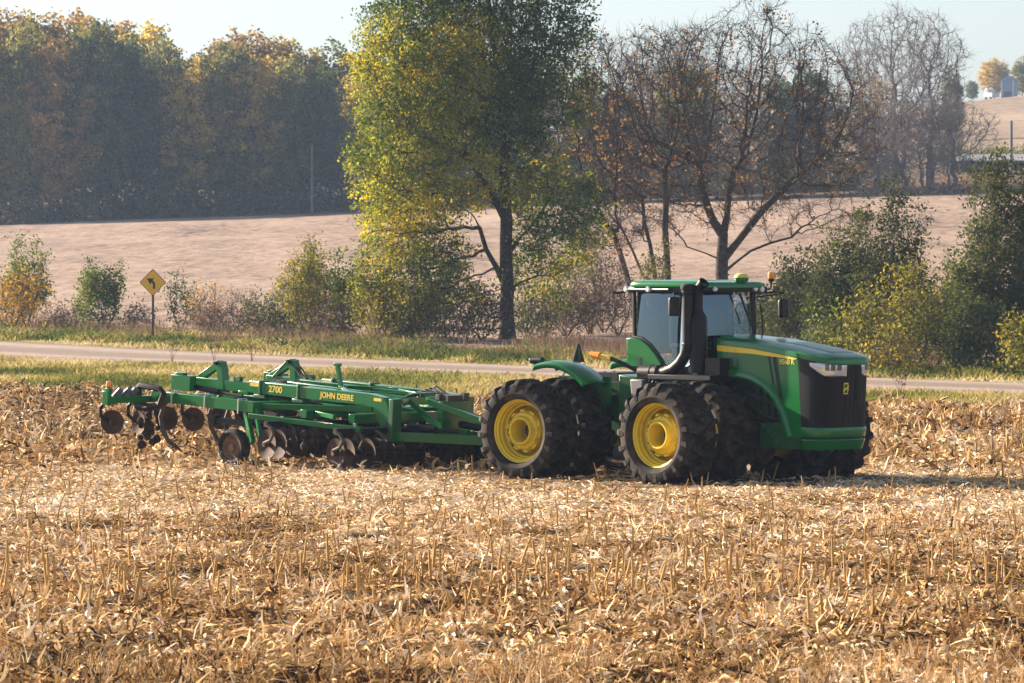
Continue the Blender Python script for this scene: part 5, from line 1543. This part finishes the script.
# standing stalk stubs in rows
def stub_mesh(k):
    g = random.Random(k); b = MB()
    h = g.uniform(.28, .50); r = g.uniform(.011, .018)
    lx, ly = g.gauss(0, .05), g.gauss(0, .05)
    if k % 4 == 3: lx *= 4
    b.tube([(0, 0, -.05), (lx * .3, ly * .3, h * .35), (lx * .32, ly * .32, h * .37), (lx, ly, h)], [r * 1.25, r, r * 1.2, r * .85], 7)
    b.lathe([(r * 1.4, -.02), (r * 1.9, .0), (r * 1.2, .05)], axis='z', n=7)
    if k % 2:
        t = g.uniform(0, 6.28); c, s = math.cos(t), math.sin(t)
        z = h * g.uniform(.4, .8)
        b.add([(lx * .6, ly * .6, z), (c * .05, s * .05, z + .05), (c * .14 - s * .03, s * .14 + c * .03, z - .02), (c * .13 + s * .02, s * .13 - c * .02, z - .03), (c * .22, s * .22, z - h * .3)], [(0, 1, 2, 3), (3, 2, 4)])
    me = bpy.data.meshes.new("corn_stub"); me.from_pydata(b.v, [], b.f); me.materials.append(M_stalk)
    return me
stubs = [stub_mesh(k) for k in range(10)]
g = random.Random(5)
cand = []
yrow = 60.5
while yrow < 86:
    dens = .36 if yrow < 80 else .16
    if yrow < 63: dens = .16
    skew = g.uniform(-.01, .01)
    x = -.104 * yrow
    while x < .104 * yrow:
        x += .17 * g.uniform(.7, 1.4)
        if g.random() < dens * (.3 + 1.2 * float(vnoise(np.array([x * .35]), np.array([yrow * .5]), 51)[0])):
            cand.append((x, yrow + g.gauss(0, .05) + x * skew))
    yrow += .76 if g.random() < .8 else 1.52
cand.sort(key=lambda c: c[1])
near = cand[:290]
for i, (x, y) in enumerate(near):
    k = g.randrange(10)
    o = link("corn_stub", stubs[k])
    o.location = (x, y, tz(x, y) + float(field_relief(np.array([x]), np.array([y]))[0]) - .02); o.rotation_euler = (g.gauss(0, .07), g.gauss(0, .10), g.uniform(0, 6.28))
    s = g.uniform(.8, 1.2); o.scale = (s, s, s)
    tag(o, ("slanting cut corn stalk standing in the stubble rows" if k % 4 == 3 else "cut corn stalk with a ragged leaf standing in the stubble rows" if k % 2 else "straight bare cut corn stalk standing in the stubble rows"), "corn stalk", "corn stalk stubs standing in rows")
# the remaining stubs, farther off, as one mass
rest = cand[290:] + [(g.uniform(-.104, .104) * yy, yy) for yy in [g.uniform(112, 160) ** 1.0 for _ in range(2600)]] + [(g.uniform(-.104, .104) * yy, yy) for yy in [g.uniform(86, 112) for _ in range(160)]]
V, F, off = [], [], 0
for x, y in rest:
    if y > float(corn_edge(np.array(x))): continue
    h = g.uniform(.15, .42); r = .016 if y < 100 else .022
    lx, ly = g.gauss(0, .07), g.gauss(0, .07)
    z = tz(x, y) - .03
    for k in range(5):
        t = 2 * math.pi * k / 5
        V += [(x + r * math.cos(t), y + r * math.sin(t), z), (x + lx + r * .8 * math.cos(t), y + ly + r * .8 * math.sin(t), z + h)]
    F += [(off + 2 * k, off + 2 * ((k + 1) % 5), off + 2 * ((k + 1) % 5) + 1, off + 2 * k + 1) for k in range(5)]
    off += 10
o = link("distant_corn_stubble", np_mesh("distant_corn_stubble", np.array(V), quads=np.array(F), mats=[M_stalk]))
tag(o, "short corn stubble standing farther off around the machines", "stubble", kind="stuff")

# foxtail grass leaning in at the very front
M_fox = mat("foxtail_seedhead", (.58, .40, .16), .9, noise=((.38, .24, .08), 30, .4, .7))
M_foxs = mat("foxtail_stem", (.34, .24, .09), .9)
g = random.Random(9)
clumps = sorted([(-1.6, 52.2), (-.7, 51.4), (.1, 52.4), (.9, 51.6), (1.8, 52.6), (2.6, 51.9), (-2.6, 51.8), (3.5, 52.8), (-4.2, 52.0)])
words = ["widest", "densest", "tallest", "thinnest", "bushiest", "shortest", "loosest", "straggliest", "sparsest"]
for i, (cx, cy) in enumerate(clumps):
    root = empty("foxtail_clump", (cx, cy, tz(cx, cy)), 0, None, "grass clump", "foxtail grass in the foreground")
    sb = MB()
    for k in range(g.randint(6, 11)):
        a = g.uniform(0, 6.28); h = g.uniform(.25, .62); ln = g.uniform(.1, .5)
        bx, by = g.gauss(0, .12), g.gauss(0, .1)
        p = [(bx, by, -.05), (bx + math.cos(a) * ln * .25, by + math.sin(a) * ln * .25, h * .6), (bx + math.cos(a) * ln * .65, by + math.sin(a) * ln * .65, h)]
        sb.tube(p, .004, 4)
        e = (p[2][0] + math.cos(a) * .10, p[2][1] + math.sin(a) * .10, h + .03); e2 = (e[0] + math.cos(a) * .09, e[1] + math.sin(a) * .09, h - .01)
        hb = MB(); hb.tube([p[2], ((p[2][0] + e[0]) / 2, (p[2][1] + e[1]) / 2, h + .02), e, e2], [.008, .020, .018, .004], 7)
        hb.build("seed_head", M_fox, root)
    sb.build("leaves", M_foxs, root)
    root["label"] = f"dry foxtail grass clump with bent seed heads, {ORD[i]} from the left at the front edge"
# low dry grass along the front edge
g = np.random.default_rng(99)
x, y = scatter(9000, 48, 55, g, .115)
kk = vnoise(x * .6, y * .6, 61) > .45
x, y = x[kk], y[kk]
blades(x, y, g.uniform(.12, .42, len(x)), g.uniform(.008, .02, len(x)), g, np.clip(g.normal(.55, .2, len(x)), 0, 1), "front_dry_grass", "thin dry tan grass in the nearest foreground", M_res, .45)

# ------------------------------------------------------------------ dried weeds
M_dry = mat("dried_weed_stem", (.13, .065, .035), .9)
def weed(u, D, h, seed, label, m=M_dry):
    g = random.Random(seed); b = MB()
    for k in range(5):
        a = g.uniform(0, 6.28); sp = g.uniform(.1, .35) * h; hh = h * g.uniform(.6, 1)
        p = [(0, 0, -.05), (math.cos(a) * sp * .3, math.sin(a) * sp * .3, hh * .5), (math.cos(a) * sp, math.sin(a) * sp, hh)]
        b.tube(p, [.009, .007, .004], 4)
        for j in range(9):
            f = g.uniform(.45, 1); q = Vector(p[1]).lerp(Vector(p[2]), f)
            d = Vector((g.gauss(0, 1), g.gauss(0, 1), g.uniform(0, 1))).normalized() * .10 * h
            b.tube([q, q + d], [.005, .012], 4)
    o = b.build("dried_weed", m); o.location = wp(u, D); return tag(o, label, "weed")
weed(944, 93, .75, 1, "reddish brown dried weed in the tractor's shadow right of the nose")
weed(958, 89, .5, 2, "small brown dried weed just in front of the tractor's shadow")
weed(993, 110, 1.0, 3, "thin upright dried weed in the rough trash at the right")
weed(902, 150, 1.3, 4, "thin tall dried weed by the road behind the tractor's nose")
weed(172, 205, .9, 5, "dark dried weed at the road edge left of the lift masts")
weed(214, 206, 1.0, 6, "dark dried weed at the road edge above the first lift mast")
weed(252, 205, .9, 7, "tan dried weed at the road edge between the lift masts")
weed(184, 150, 1.1, 8, "pale upright dried weed in the grass above the implement's rear", M_foxs)

# ------------------------------------------------------------------ air
def haze():
    b = MB(); b.box(-2600, 2600, -60, 2500, -4, 46)
    m = bpy.data.materials.new("pale_air"); m.use_nodes = True
    nt = m.node_tree; nt.nodes.clear()
    out = nt.nodes.new("ShaderNodeOutputMaterial"); v = nt.nodes.new("ShaderNodeVolumePrincipled")
    v.inputs["Color"].default_value = (.50, .69, 1.0, 1)
    v.inputs["Density"].default_value = .000105
    v.inputs["Anisotropy"].default_value = .3
    nt.links.new(v.outputs[0], out.inputs["Volume"])
    o = b.build("haze", m, smooth=False)
    tag(o, "thin pale haze over the fields", "haze", kind="stuff")
haze()
